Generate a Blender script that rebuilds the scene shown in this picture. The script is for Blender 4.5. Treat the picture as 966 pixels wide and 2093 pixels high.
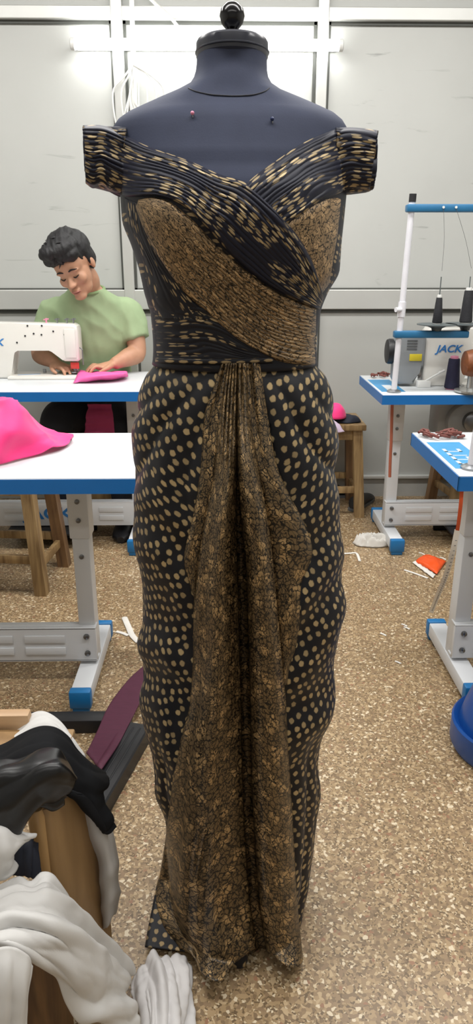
import bpy, bmesh, math, random
from mathutils import Vector, Matrix, noise
PI = math.pi
SC = bpy.context.scene
COL = SC.collection
for o in list(bpy.data.objects): bpy.data.objects.remove(o, do_unlink=True)
random.seed(7)

# ------------------------------------------------------------------ camera, world, lights, exposure
IW, IH, FOC = 966.0, 2093.0, 1450.0
PITCH, YAW, CAMZ = math.radians(19.6), math.radians(1.0), 1.3
FWD = Vector((math.sin(YAW)*math.cos(PITCH), math.cos(YAW)*math.cos(PITCH), -math.sin(PITCH)))
RGT = Vector((math.cos(YAW), -math.sin(YAW), 0))
UPV = RGT.cross(FWD)
CAM = Vector((0, 0, CAMZ))
cd = bpy.data.cameras.new('camera'); co = bpy.data.objects.new('camera', cd); COL.objects.link(co)
cd.sensor_fit = 'VERTICAL'; cd.sensor_height = 36.0; cd.sensor_width = 36.0; cd.lens = 36.0*FOC/IH
cd.clip_start = 0.05; cd.clip_end = 50
co.location = CAM; co.rotation_euler = (PI/2-PITCH, 0, -YAW)
SC.camera = co
SC.view_settings.view_transform = 'Standard'; SC.view_settings.look = 'None'
SC.view_settings.gamma = 1; SC.view_settings.use_curve_mapping = False
SC.view_settings.exposure = 0.0
w = bpy.data.worlds.new('world'); SC.world = w; w.use_nodes = True
w.node_tree.nodes['Background'].inputs[0].default_value = (0.8, 0.87, 1.0, 1)
w.node_tree.nodes['Background'].inputs[1].default_value = 0.3
def area(name, loc, rot, sx, sy, e, col=(1, 0.98, 0.95)):
    l = bpy.data.lights.new(name, 'AREA'); l.shape = 'RECTANGLE'; l.size = sx; l.size_y = sy; l.energy = e; l.color = col
    o = bpy.data.objects.new(name, l); COL.objects.link(o); o.location = loc; o.rotation_euler = rot
    return o
# the workshop's rows of ceiling tubes
area('ceiling_tube_light', (0.0, 2.55, 2.86), (0, 0, 0), 3.6, 0.25, 88)
area('ceiling_tube_light', (0.3, 0.95, 2.86), (0, 0, 0), 3.6, 0.25, 58)
area('ceiling_tube_light', (0.0, -0.9, 2.86), (0, 0, 0), 3.6, 0.25, 26)

# ------------------------------------------------------------------ pixel <-> world helpers
def ray(px, py):
    return FWD + RGT*((px-IW/2)/FOC) + UPV*(-(py-IH/2)/FOC)
def P(px, py, Y):
    d = ray(px, py); return CAM + d*(Y/d.y)
def G(px, py, z=0.0):
    d = ray(px, py); return CAM + d*((z-CAMZ)/d.z)
def proj(p):
    q = Vector(p)-CAM; zc = q.dot(FWD)
    return IW/2+FOC*q.dot(RGT)/zc, IH/2-FOC*q.dot(UPV)/zc
def lerp(a, b, t): return a+(b-a)*t
def sstep(a, b, x):
    t = max(0.0, min(1.0, (x-a)/(b-a))); return t*t*(3-2*t)
def interp(xs, ys, x):
    n = len(xs)
    if x <= xs[0]: return ys[0]
    if x >= xs[-1]: return ys[-1]
    i = 0
    while xs[i+1] < x: i += 1
    def tg(k):
        if k == 0: return (ys[1]-ys[0])/(xs[1]-xs[0])
        if k == n-1: return (ys[-1]-ys[-2])/(xs[-1]-xs[-2])
        a = (ys[k]-ys[k-1])/(xs[k]-xs[k-1]); b = (ys[k+1]-ys[k])/(xs[k+1]-xs[k])
        return 0.0 if a*b <= 0 else 2*a*b/(a+b)
    h = xs[i+1]-xs[i]; t = (x-xs[i])/h; m0, m1 = tg(i)*h, tg(i+1)*h
    t2, t3 = t*t, t*t*t
    return (2*t3-3*t2+1)*ys[i]+(t3-2*t2+t)*m0+(-2*t3+3*t2)*ys[i+1]+(t3-t2)*m1
def crv(pts):
    """Catmull-Rom through points, chord-length parameter 0..1 -> function"""
    pts = [Vector(p) for p in pts]; d = [0.0]
    for a, b in zip(pts, pts[1:]): d.append(d[-1]+max(1e-6, (b-a).length))
    T = d[-1]; d = [x/T for x in d]; n = len(pts)
    def f(t):
        t = max(0.0, min(1.0, t)); i = 0
        while i < n-2 and d[i+1] < t: i += 1
        u = (t-d[i])/(d[i+1]-d[i])
        p1, p2 = pts[i], pts[i+1]
        p0 = pts[i-1] if i > 0 else p1*2-p2
        p3 = pts[i+2] if i+2 < n else p2*2-p1
        return 0.5*((2*p1)+(p2-p0)*u+(2*p0-5*p1+4*p2-p3)*u*u+(3*p1-p0-3*p2+p3)*u*u*u)
    return f
def nz(x, y, z=0.0): return noise.noise(Vector((x, y, z)))

# ------------------------------------------------------------------ materials
def lin(h):
    h = h.lstrip('#'); c = [int(h[i:i+2], 16)/255 for i in (0, 2, 4)]
    return tuple((x/12.92 if x <= 0.04045 else ((x+0.055)/1.055)**2.4) for x in c)+(1,)
def newmat(name):
    m = bpy.data.materials.new(name); m.use_nodes = True
    nt = m.node_tree; b = nt.nodes['Principled BSDF']
    return m, nt, b
def node(nt, t, **k):
    n = nt.nodes.new(t)
    for a, v in k.items(): setattr(n, a, v)
    return n
def mat(name, col, rough=0.5, metal=0.0, var=0.06, scale=12.0, bump=0.0, bscale=80.0, spec=0.5, coat=0.0, sheen=0.0, trans=0.0, stretch=(1, 1, 1), scuff=0.0):
    m, nt, b = newmat(name); c = lin(col) if isinstance(col, str) else col
    tc = node(nt, 'ShaderNodeTexCoord'); mp = node(nt, 'ShaderNodeMapping'); mp.inputs['Scale'].default_value = stretch
    nt.links.new(tc.outputs['Object'], mp.inputs[0])
    n = node(nt, 'ShaderNodeTexNoise'); n.inputs['Scale'].default_value = scale; n.inputs['Detail'].default_value = 5
    nt.links.new(mp.outputs[0], n.inputs['Vector'])
    r = node(nt, 'ShaderNodeValToRGB')
    r.color_ramp.elements[0].position = 0.3; r.color_ramp.elements[1].position = 0.7
    r.color_ramp.elements[0].color = tuple(x*(1-var) for x in c[:3])+(1,)
    r.color_ramp.elements[1].color = tuple(min(1, x*(1+var)) for x in c[:3])+(1,)
    nt.links.new(n.outputs['Fac'], r.inputs[0]); last = r.outputs[0]
    if scuff:      # thin dark scuffs and rubbed marks
        m2 = node(nt, 'ShaderNodeMapping'); m2.inputs['Scale'].default_value = (1.3, 1, 9); m2.inputs['Rotation'].default_value = (0, .12, 0); nt.links.new(tc.outputs['Object'], m2.inputs[0])
        ns = node(nt, 'ShaderNodeTexNoise'); ns.inputs['Scale'].default_value = 2.6; ns.inputs['Detail'].default_value = 6; ns.inputs['Distortion'].default_value = .8; nt.links.new(m2.outputs[0], ns.inputs['Vector'])
        rs = node(nt, 'ShaderNodeMapRange'); rs.inputs['From Min'].default_value = .66; rs.inputs['From Max'].default_value = .80; rs.inputs['To Max'].default_value = scuff; nt.links.new(ns.outputs['Fac'], rs.inputs['Value'])
        mxs = node(nt, 'ShaderNodeMix', data_type='RGBA'); mxs.inputs[7].default_value = tuple(x*.35 for x in c[:3])+(1,); nt.links.new(rs.outputs[0], mxs.inputs[0]); nt.links.new(last, mxs.inputs[6]); last = mxs.outputs[2]
    nt.links.new(last, b.inputs['Base Color'])
    b.inputs['Roughness'].default_value = rough; b.inputs['Metallic'].default_value = metal
    b.inputs['Specular IOR Level'].default_value = spec; b.inputs['Coat Weight'].default_value = coat
    b.inputs['Sheen Weight'].default_value = sheen
    if trans: b.inputs['Transmission Weight'].default_value = trans
    if bump:
        n2 = node(nt, 'ShaderNodeTexNoise'); n2.inputs['Scale'].default_value = bscale; n2.inputs['Detail'].default_value = 4
        nt.links.new(mp.outputs[0], n2.inputs['Vector'])
        bp = node(nt, 'ShaderNodeBump'); bp.inputs['Strength'].default_value = bump; bp.inputs['Distance'].default_value = 0.004
        nt.links.new(n2.outputs['Fac'], bp.inputs['Height']); nt.links.new(bp.outputs[0], b.inputs['Normal'])
    return m
def emat(name, col, strength):
    m, nt, b = newmat(name)
    b.inputs['Base Color'].default_value = (0.9, 0.9, 0.9, 1)
    b.inputs['Emission Color'].default_value = col; b.inputs['Emission Strength'].default_value = strength
    return m
def wood(name, c1, c2, scale=6.0, rough=0.45, axis=2):
    m, nt, b = newmat(name)
    tc = node(nt, 'ShaderNodeTexCoord'); mp = node(nt, 'ShaderNodeMapping')
    s = [scale*4]*3; s[axis] = scale*0.35; mp.inputs['Scale'].default_value = s
    nt.links.new(tc.outputs['Object'], mp.inputs[0])
    n = node(nt, 'ShaderNodeTexNoise'); n.inputs['Scale'].default_value = 1.5; n.inputs['Detail'].default_value = 8; n.inputs['Distortion'].default_value = 0.6
    nt.links.new(mp.outputs[0], n.inputs['Vector'])
    r = node(nt, 'ShaderNodeValToRGB'); e = r.color_ramp.elements
    e[0].position = 0.32; e[0].color = lin(c1); e[1].position = 0.68; e[1].color = lin(c2)
    nt.links.new(n.outputs['Fac'], r.inputs[0]); nt.links.new(r.outputs[0], b.inputs['Base Color'])
    b.inputs['Roughness'].default_value = rough
    bp = node(nt, 'ShaderNodeBump'); bp.inputs['Strength'].default_value = 0.15; bp.inputs['Distance'].default_value = 0.003
    nt.links.new(n.outputs['Fac'], bp.inputs['Height']); nt.links.new(bp.outputs[0], b.inputs['Normal'])
    return m
def dotted(name, base, dot, su, sv, thr=0.3, rnd=0.35, rot=0.0, gap=None, rough=0.5):
    """woven metallic dots on a dark cloth, laid out in the cloth's own UV space (metres)"""
    m, nt, b = newmat(name); L = nt.links.new
    uv = node(nt, 'ShaderNodeUVMap'); mp0 = node(nt, 'ShaderNodeMapping'); mp0.inputs['Rotation'].default_value = (0, 0, rot)
    mp = node(nt, 'ShaderNodeMapping'); mp.inputs['Scale'].default_value = (su, sv, 1)
    L(uv.outputs[0], mp0.inputs[0]); L(mp0.outputs[0], mp.inputs[0])
    v = node(nt, 'ShaderNodeTexVoronoi', voronoi_dimensions='2D', feature='F1'); v.inputs['Scale'].default_value = 1.0; v.inputs['Randomness'].default_value = rnd
    L(mp.outputs[0], v.inputs['Vector'])
    nn = node(nt, 'ShaderNodeTexNoise'); nn.inputs['Scale'].default_value = 4.0; nn.inputs['Detail'].default_value = 2
    L(mp.outputs[0], nn.inputs['Vector'])
    ad = node(nt, 'ShaderNodeMath', operation='MULTIPLY_ADD'); ad.inputs[1].default_value = 0.22; ad.inputs[2].default_value = -0.11
    L(nn.outputs['Fac'], ad.inputs[0])
    sm = node(nt, 'ShaderNodeMath', operation='ADD'); L(v.outputs['Distance'], sm.inputs[0]); L(ad.outputs[0], sm.inputs[1])
    mr = node(nt, 'ShaderNodeMapRange'); mr.inputs['From Min'].default_value = thr-0.05; mr.inputs['From Max'].default_value = thr+0.04
    mr.inputs['To Min'].default_value = 1; mr.inputs['To Max'].default_value = 0
    L(sm.outputs[0], mr.inputs['Value'])
    fac = mr.outputs[0]
    # every dot its own strength (some worn, some bright)
    sp = node(nt, 'ShaderNodeSeparateColor'); L(v.outputs['Color'], sp.inputs[0])
    mr3 = node(nt, 'ShaderNodeMapRange'); mr3.inputs['To Min'].default_value = 0.55; mr3.inputs['To Max'].default_value = 1.0
    L(sp.outputs[0], mr3.inputs['Value'])
    mm = node(nt, 'ShaderNodeMath', operation='MULTIPLY'); L(fac, mm.inputs[0]); L(mr3.outputs[0], mm.inputs[1]); fac = mm.outputs[0]
    if gap:
        mg = node(nt, 'ShaderNodeMapping'); mg.inputs['Scale'].default_value = gap[:2]+(1,); L(uv.outputs[0], mg.inputs[0])
        ng = node(nt, 'ShaderNodeTexNoise'); ng.inputs['Scale'].default_value = 1; ng.inputs['Detail'].default_value = 1; L(mg.outputs[0], ng.inputs['Vector'])
        r2 = node(nt, 'ShaderNodeMapRange'); r2.inputs['From Min'].default_value = gap[2]; r2.inputs['From Max'].default_value = gap[2]+0.05
        L(ng.outputs['Fac'], r2.inputs['Value'])
        m2 = node(nt, 'ShaderNodeMath', operation='MULTIPLY'); L(fac, m2.inputs[0]); L(r2.outputs[0], m2.inputs[1]); fac = m2.outputs[0]
    mx = node(nt, 'ShaderNodeMix', data_type='RGBA'); mx.inputs[6].default_value = lin(base); mx.inputs[7].default_value = lin(dot)
    L(fac, mx.inputs[0]); L(mx.outputs[2], b.inputs['Base Color'])
    b.inputs['Roughness'].default_value = rough; b.inputs['Sheen Weight'].default_value = 0.03; b.inputs['Specular IOR Level'].default_value = 0.3
    b.inputs['Sheen Tint'].default_value = (0.5, 0.55, 0.8, 1)
    mt = node(nt, 'ShaderNodeMath', operation='MULTIPLY'); mt.inputs[1].default_value = 0.35; L(fac, mt.inputs[0]); L(mt.outputs[0], b.inputs['Metallic'])
    return m
def jacquard(name, dark, gold, scale=110.0, blob=32.0, squash=(1, 1), wide=0.09, rough=0.42, flat=0.38):
    """black and gold woven floral brocade in UV space"""
    m, nt, b = newmat(name); L = nt.links.new
    uv = node(nt, 'ShaderNodeUVMap'); mp = node(nt, 'ShaderNodeMapping'); mp.inputs['Scale'].default_value = (squash[0], squash[1], 1)
    L(uv.outputs[0], mp.inputs[0])
    nw = node(nt, 'ShaderNodeTexNoise'); nw.inputs['Scale'].default_value = scale*0.7; nw.inputs['Detail'].default_value = 2; L(mp.outputs[0], nw.inputs['Vector'])
    va = node(nt, 'ShaderNodeVectorMath', operation='MULTIPLY_ADD'); va.inputs[1].default_value = (0.022, 0.022, 0); L(nw.outputs['Color'], va.inputs[0]); L(mp.outputs[0], va.inputs[2])
    v = node(nt, 'ShaderNodeTexVoronoi', voronoi_dimensions='2D', feature='DISTANCE_TO_EDGE'); v.inputs['Scale'].default_value = scale
    L(va.outputs[0], v.inputs['Vector'])
    mr = node(nt, 'ShaderNodeMapRange'); mr.inputs['From Min'].default_value = wide*0.3; mr.inputs['From Max'].default_value = wide*1.6; L(v.outputs['Distance'], mr.inputs['Value'])
    sq = node(nt, 'ShaderNodeTexNoise'); sq.inputs['Scale'].default_value = scale*1.15; sq.inputs['Detail'].default_value = 1.0; L(mp.outputs[0], sq.inputs['Vector'])
    s1 = node(nt, 'ShaderNodeMath', operation='SUBTRACT'); s1.inputs[1].default_value = 0.5; L(sq.outputs['Fac'], s1.inputs[0])
    s2 = node(nt, 'ShaderNodeMath', operation='ABSOLUTE'); L(s1.outputs[0], s2.inputs[0])
    s3 = node(nt, 'ShaderNodeMapRange'); s3.inputs['From Min'].default_value = wide*.12; s3.inputs['From Max'].default_value = wide*.55; L(s2.outputs[0], s3.inputs['Value'])
    s4 = node(nt, 'ShaderNodeMath', operation='MULTIPLY'); L(mr.outputs[0], s4.inputs[0]); L(s3.outputs[0], s4.inputs[1])
    f = node(nt, 'ShaderNodeTexVoronoi', voronoi_dimensions='2D', feature='F1'); f.inputs['Scale'].default_value = blob; L(va.outputs[0], f.inputs['Vector'])
    mf = node(nt, 'ShaderNodeMapRange'); mf.inputs['From Min'].default_value = 0.18; mf.inputs['From Max'].default_value = 0.36
    mf.inputs['To Min'].default_value = 1.0; mf.inputs['To Max'].default_value = flat; L(f.outputs['Distance'], mf.inputs['Value'])
    mu = node(nt, 'ShaderNodeMath', operation='MULTIPLY'); L(s4.outputs[0], mu.inputs[0]); L(mf.outputs[0], mu.inputs[1])
    mx = node(nt, 'ShaderNodeMix', data_type='RGBA'); mx.inputs[6].default_value = lin(dark); mx.inputs[7].default_value = lin(gold)
    L(mu.outputs[0], mx.inputs[0]); L(mx.outputs[2], b.inputs['Base Color'])
    b.inputs['Roughness'].default_value = rough; b.inputs['Metallic'].default_value = 0.3
    bp = node(nt, 'ShaderNodeBump'); bp.inputs['Strength'].default_value = 0.2; bp.inputs['Distance'].default_value = 0.001
    L(mu.outputs[0], bp.inputs['Height']); L(bp.outputs[0], b.inputs['Normal'])
    return m
def terrazzo():
    m, nt, b = newmat('terrazzo_floor'); L = nt.links.new
    tc = node(nt, 'ShaderNodeTexCoord')
    def layer(scale, cols, rnd=1.0):
        nw = node(nt, 'ShaderNodeTexNoise'); nw.inputs['Scale'].default_value = scale*0.6; L(tc.outputs['Object'], nw.inputs['Vector'])
        va = node(nt, 'ShaderNodeVectorMath', operation='MULTIPLY_ADD'); k = 1.3/scale; va.inputs[1].default_value = (k, k, 0); L(nw.outputs['Color'], va.inputs[0]); L(tc.outputs['Object'], va.inputs[2])
        v = node(nt, 'ShaderNodeTexVoronoi', voronoi_dimensions='2D', feature='F1'); v.inputs['Scale'].default_value = scale; v.inputs['Randomness'].default_value = rnd
        L(va.outputs[0], v.inputs['Vector'])
        sp = node(nt, 'ShaderNodeSeparateColor'); L(v.outputs['Color'], sp.inputs[0])
        r = node(nt, 'ShaderNodeValToRGB'); r.color_ramp.interpolation = 'CONSTANT'; e = r.color_ramp.elements
        e[0].position = 0; e[0].color = lin(cols[0][1]); e[1].position = cols[1][0]; e[1].color = lin(cols[1][1])
        for p, c in cols[2:]:
            x = e.new(p); x.color = lin(c)
        L(sp.outputs[0], r.inputs[0])
        return r.outputs[0], sp.outputs[1], v
    c1, g1, v1 = layer(150, [(0, '#7b664c'), (0.2, '#8f785a'), (0.42, '#a08866'), (0.62, '#877055'), (0.78, '#b39c7a'), (0.9, '#d2c3a8'), (0.965, '#8f6a50')])
    c2, g2, v2 = layer(290, [(0, '#69563e'), (0.35, '#8f7857'), (0.6, '#a38b6a'), (0.85, '#c3b192')])
    mx = node(nt, 'ShaderNodeMix', data_type='RGBA'); gt = node(nt, 'ShaderNodeMath', operation='GREATER_THAN'); gt.inputs[1].default_value = 0.42
    L(g1, gt.inputs[0]); L(gt.outputs[0], mx.inputs[0]); L(c2, mx.inputs[6]); L(c1, mx.inputs[7])
    L(mx.outputs[2], b.inputs['Base Color'])
    b.inputs['Roughness'].default_value = 0.38; b.inputs['Specular IOR Level'].default_value = 0.45
    return m

NAVY = '#14151f'
M = dict(
    wallpanel=mat('wall_panel', '#b6b8b5', 0.42, 0, 0.05, 1.6, 0.03, 14, scuff=.8),
    lowpanel=mat('wall_panel_low', '#acaeab', 0.45, 0, 0.05, 1.6, 0.03, 14),
    alu=mat('aluminium_frame', '#bdbebb', 0.36, 0.25, 0.03, 6),
    gasket=mat('dark_gasket', '#4a4c48', 0.6), white_plaster=mat('plaster', '#c9c9c4', 0.8),
    skirting=mat('skirting', '#a2a29e', 0.5),
    tube=emat('lit_tube', (1, 1, 0.97, 1), 26.0), white_plastic=mat('white_plastic', '#d9dad8', 0.4),
    form=mat('dress_form_cloth', '#343a4e', 0.75, 0, 0.06, 30, 0.05, 400, 0.3), form_cap=mat('form_cap', '#2a2d38', 0.32, 0, 0.1, 20, 0, 80, 0.6),
    black_gloss=mat('black_gloss', '#0d0e12', 0.18), black=mat('black_plastic', '#17181c', 0.45), steel=mat('steel', '#9c9fa2', 0.3, 0.9),
    table_white=mat('table_laminate', '#d0d4d7', 0.3, 0, 0.02, 5), blue=mat('blue_edge', '#1368b0', 0.35, 0, 0.04), blue_cap=mat('blue_cap', '#1b6ca6', 0.4), lightblue=mat('sticker_blue', '#3f8fc2', 0.4),
    paint=mat('white_paint_metal', '#cdd0d4', 0.38, 0, 0.02, 8), bolt=mat('bolt', '#77797c', 0.3, 0.9), logo=mat('logo_blue', '#2f78bd', 0.5),
    machine=mat('machine_enamel', '#dedcd6', 0.25, 0, 0.015, 5, coat=0.3), grey_motor=mat('grey_motor', '#8b8f92', 0.42, 0.1), grey_dark=mat('grey_dark', '#5a5d60', 0.5),
    yellow=mat('yellow_label', '#d9c530', 0.5), stand_white=mat('stand_white', '#dadbe2', 0.3), stand_blue=mat('stand_blue', '#1f648f', 0.4), tray=mat('tray_grey', '#4d5557', 0.5),
    thread_black=mat('thread_black', '#1b1c21', 0.75, 0, 0.15, 60, 0.4, 300), thread_navy=mat('thread_navy', '#1d1d3a', 0.75, 0, 0.15, 60, 0.4, 300), pinkcore=mat('pink_core', '#d98aa6', 0.5), copper=mat('copper_thread', '#7a4728', 0.5, 0.1, 0.2, 60),
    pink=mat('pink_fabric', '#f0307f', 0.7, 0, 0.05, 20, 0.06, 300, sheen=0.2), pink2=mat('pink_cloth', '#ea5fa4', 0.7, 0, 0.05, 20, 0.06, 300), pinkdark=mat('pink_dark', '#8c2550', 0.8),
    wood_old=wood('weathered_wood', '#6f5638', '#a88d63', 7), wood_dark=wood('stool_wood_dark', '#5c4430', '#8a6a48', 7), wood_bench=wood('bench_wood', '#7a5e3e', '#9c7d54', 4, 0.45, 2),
    wood_bench_edge_lit=wood('bench_edge_highlight', '#8a6a42', '#ab895b', 4, 0.35, 2), wood_pale=wood('pale_wood', '#a88763', '#c4a37e', 4, 0.5, 0),  # bench edge: lighter copy of the bench wood, highlight put into the colour
    cloth_white=mat('white_cotton', '#c9c8c6', 0.75, 0, 0.03, 14, 0.05, 250), cloth_white2=mat('white_chiffon', '#cfcdcd', 0.6, 0, 0.04, 10, 0.05, 300), cloth_grey=mat('grey_white_cloth', '#aeacaa', 0.8, 0, 0.04, 12),
    cloth_black=mat('black_cloth', '#0e0f12', 0.85, 0, 0.1, 15, spec=0.2), cloth_satin=mat('black_satin', '#0b0c0f', 0.36, 0, 0.1, 15), cloth_navy=mat('navy_cloth', '#1b2130', 0.75), maroon=mat('maroon_fabric', '#4d1c34', 0.7, 0, 0.1, 30, 0.08, 300, stretch=(1, 6, 1)),
    bin=mat('blue_bin', '#134b96', 0.35), orange=mat('orange_packet', '#e2531c', 0.35), orange2=mat('orange_tape', '#c9542c', 0.5), paper=mat('white_scrap', '#d8d5cf', 0.8), redcord=mat('red_cord', '#a9604a', 0.6),
    skin=mat('skin', '#b4876c', 0.55, 0, 0.05, 40), lips=mat('lips', '#a06a5c', 0.45), hair=mat('hair', '#0b0a0e', 0.6, 0, 0.3, 60, 0.3, 200), green=mat('green_tshirt', '#93a781', 0.85, 0, 0.05, 18, 0.06, 250), greencollar=mat('green_collar', '#86a072', 0.85), trouser=mat('dark_trousers', '#1a1d27', 0.8), eye=mat('eye_dark', '#1a1310', 0.3),
    tapewhite=mat('tape_white', '#eae7e0', 0.6), brownbits=mat('brown_thread', '#6b3a33', 0.7, 0, 0.3, 80), lav=mat('lavender', '#c9b7cf', 0.6), cable=mat('white_cable', '#e2e3e0', 0.45), darkcable=mat('dark_cable', '#202226', 0.5),
    tin=mat('tin_wheel', '#b7b8b6', 0.25, 0.8), pinpink=mat('pink_pin', '#d06a9a', 0.4), pinblue=mat('blue_pin', '#1b2a55', 0.4),
    skirt=dotted('skirt_dots', '#0d0e14', '#b39d74', 60, 52, 0.275, 0.42, 0.35),
    under=dotted('hem_dots', '#0f1016', '#98835f', 52, 52, 0.27, 0.3, 0.2),
    band=dotted('band_dots', '#121526', '#b8a47e', 42, 125, 0.33, 0.6, 0.0, (7.0, 22.0, 0.44)),
    sleeve=dotted('sleeve_dots', '#121526', '#b09a74', 46, 110, 0.32, 0.6, 0.15, (12.0, 24.0, 0.43)),
    waist=dotted('waist_dots', '#0f1019', '#b09a74', 40, 115, 0.31, 0.55, 0.0, (3.0, 40.0, 0.5)),
    side=dotted('side_dots', '#0f1019', '#b09a74', 44, 120, 0.27, 0.6, 0.2, (9.0, 30.0, 0.47)),
    seamdots=dotted('seam_dots', '#101118', '#aa946e', 34, 60, 0.33, 0.2, 0.0),
    gold=jacquard('gold_brocade', '#0c0b09', '#a78a60', 78, 27, (1, 1), 0.08),
    goldbust=jacquard('gold_brocade_bust', '#15120f', '#bd9f78', 95, 40, (1, 1), 0.06, flat=.6),
    goldsash=jacquard('gold_brocade_sash', '#15120f', '#b89a72', 85, 36, (0.75, 1.5), 0.07, flat=.55),
    floor=terrazzo(),
)

# ------------------------------------------------------------------ object helpers
def link(name, me, m, parent=None, smooth=True):
    o = bpy.data.objects.new(name, me); COL.objects.link(o)
    for x in (m if isinstance(m, (list, tuple)) else [m]): me.materials.append(x)
    if smooth:
        for p in me.polygons: p.use_smooth = True
        try: me.set_sharp_from_angle(angle=math.radians(38))
        except Exception: pass
    if parent is not None:
        o.parent = parent; o.matrix_parent_inverse = parent.matrix_world.inverted() if False else Matrix.Identity(4)
    return o
def obj(name, bm, m, parent=None, smooth=True):
    bmesh.ops.recalc_face_normals(bm, faces=bm.faces[:])
    me = bpy.data.meshes.new(name); bm.to_mesh(me); bm.free()
    o = link(name, me, m, parent, smooth)
    if parent is not None:   # meshes are written in world space: bring into the parent's frame
        root = parent; inv = Matrix.Identity(4); chain = []
        p = parent
        while p is not None: chain.append(p); p = p.parent
        wm = Matrix.Identity(4)
        for q in reversed(chain): wm = wm @ q.matrix_basis
        me.transform(wm.inverted())
    return o
def tag(o, label, cat, group=None, kind=None):
    if label: o['label'] = label
    if cat: o['category'] = cat
    if group: o['group'] = group
    if kind: o['kind'] = kind
    return o
def thing(name, label, cat, loc=(0, 0, 0), rz=0.0, group=None):
    o = bpy.data.objects.new(name, None); COL.objects.link(o); o.location = loc; o.rotation_euler = (0, 0, rz); o.empty_display_size = 0.05
    return tag(o, label, cat, group)
def struct(name, bm, m, smooth=False):
    o = obj(name, bm, m, None, smooth); o['kind'] = 'structure'; return o
def dup(root, loc, rz, label, group=None):
    def cp(o, par):
        c = o.copy(); COL.objects.link(c)
        if par is not None: c.parent = par
        for ch in [x for x in bpy.data.objects if x.parent is o]: cp(ch, c)
        return c
    r = cp(root, None); r.location = loc; r.rotation_euler = (0, 0, rz); r['label'] = label
    if group: r['group'] = group
    return r
def B(): return bmesh.new()
def box(bm, c, s, bev=0.0, rot=None, seg=2):
    r = bmesh.ops.create_cube(bm, size=1.0); vs = r['verts']
    bmesh.ops.scale(bm, vec=s, verts=vs)
    if bev > 0:
        es = list({e for v in vs for e in v.link_edges})
        q = bmesh.ops.bevel(bm, geom=es, offset=bev, segments=seg, affect='EDGES', profile=0.5)
        vs = list({v for f in q['faces'] for v in f.verts} | {v for v in vs if v.is_valid})
    if rot is not None: bmesh.ops.rotate(bm, cent=(0, 0, 0), matrix=rot, verts=vs)
    bmesh.ops.translate(bm, vec=c, verts=vs)
    return vs
def bx(bm, x0, x1, y0, y1, z0, z1, bev=0.0): return box(bm, ((x0+x1)/2, (y0+y1)/2, (z0+z1)/2), (abs(x1-x0), abs(y1-y0), abs(z1-z0)), bev)
def rings(bm, loops, closed=True, caps=True):
    vv = [[bm.verts.new(p) for p in l] for l in loops]; n = len(vv[0])
    for a, b in zip(vv, vv[1:]):
        for i in range(n if closed else n-1):
            j = (i+1) % n
            try: bm.faces.new((a[i], a[j], b[j], b[i]))
            except ValueError: pass
    if caps and closed:
        for l in (vv[0], vv[-1]):
            try: bm.faces.new(l)
            except ValueError: pass
    return vv
def tube(bm, pts, rad, n=10, smooth=0, caps=True, flat=1.0):
    pts = [Vector(p) for p in pts]
    if smooth:
        f = crv(pts); k = smooth; fr = None
        rads = rad if isinstance(rad, (list, tuple)) else [rad]*len(pts)
        d = [0.0]
        for a, b in zip(pts, pts[1:]): d.append(d[-1]+(b-a).length)
        d = [x/d[-1] for x in d]
        pts = [f(i/(k-1)) for i in range(k)]; rad = [interp(d, rads, i/(k-1)) for i in range(k)]
    rads = rad if isinstance(rad, (list, tuple)) else [rad]*len(pts)
    loops = []; nrm = None
    for i, p in enumerate(pts):
        t = (pts[min(i+1, len(pts)-1)]-pts[max(i-1, 0)]).normalized()
        if nrm is None:
            a = Vector((0, 0, 1)) if abs(t.z) < 0.9 else Vector((1, 0, 0)); nrm = (a-t*a.dot(t)).normalized()
        else:
            nrm = nrm-t*nrm.dot(t)
            nrm = nrm.normalized() if nrm.length > 1e-6 else t.orthogonal().normalized()
        bn = t.cross(nrm)
        loops.append([p+(nrm*math.cos(2*PI*k/n)*flat+bn*math.sin(2*PI*k/n))*rads[i] for k in range(n)])
    return rings(bm, loops, True, caps)
def lathe(bm, prof, c=(0, 0, 0), n=24, axis='z', caps=True):
    loops = []
    for r, h in prof:
        l = []
        for k in range(n):
            a = 2*PI*k/n; u, v = r*math.cos(a), r*math.sin(a)
            p = (u, v, h) if axis == 'z' else ((h, u, v) if axis == 'x' else (u, h, v))
            l.append(Vector(p)+Vector(c))
        loops.append(l)
    return rings(bm, loops, True, caps)
def ell(bm, c, r, rot=None, sub=3):
    q = bmesh.ops.create_icosphere(bm, subdivisions=sub, radius=1.0); vs = q['verts']
    bmesh.ops.scale(bm, vec=r, verts=vs)
    if rot is not None: bmesh.ops.rotate(bm, cent=(0, 0, 0), matrix=rot, verts=vs)
    bmesh.ops.translate(bm, vec=c, verts=vs)
    return vs
def prism(bm, poly, y0, y1, bev=0.0):
    """polygon in xz extruded along y"""
    a = [bm.verts.new((x, y0, z)) for x, z in poly]; b = [bm.verts.new((x, y1, z)) for x, z in poly]
    fs = [bm.faces.new(a), bm.faces.new(b[::-1])]
    n = len(poly)
    for i in range(n): fs.append(bm.faces.new((a[i], b[i], b[(i+1) % n], a[(i+1) % n])))
    if bev > 0:
        es = [e for f in fs[:2] for e in f.edges]
        bmesh.ops.bevel(bm, geom=list(set(es)), offset=bev, segments=3, affect='EDGES', profile=0.5)
def mesh_from_modifiers(o):
    dg = bpy.context.evaluated_depsgraph_get(); dg.update()
    me = bpy.data.meshes.new_from_object(o.evaluated_get(dg)); old = o.data
    o.modifiers.clear(); o.data = me; bpy.data.meshes.remove(old)
    for p in me.polygons: p.use_smooth = True
    return o
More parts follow.
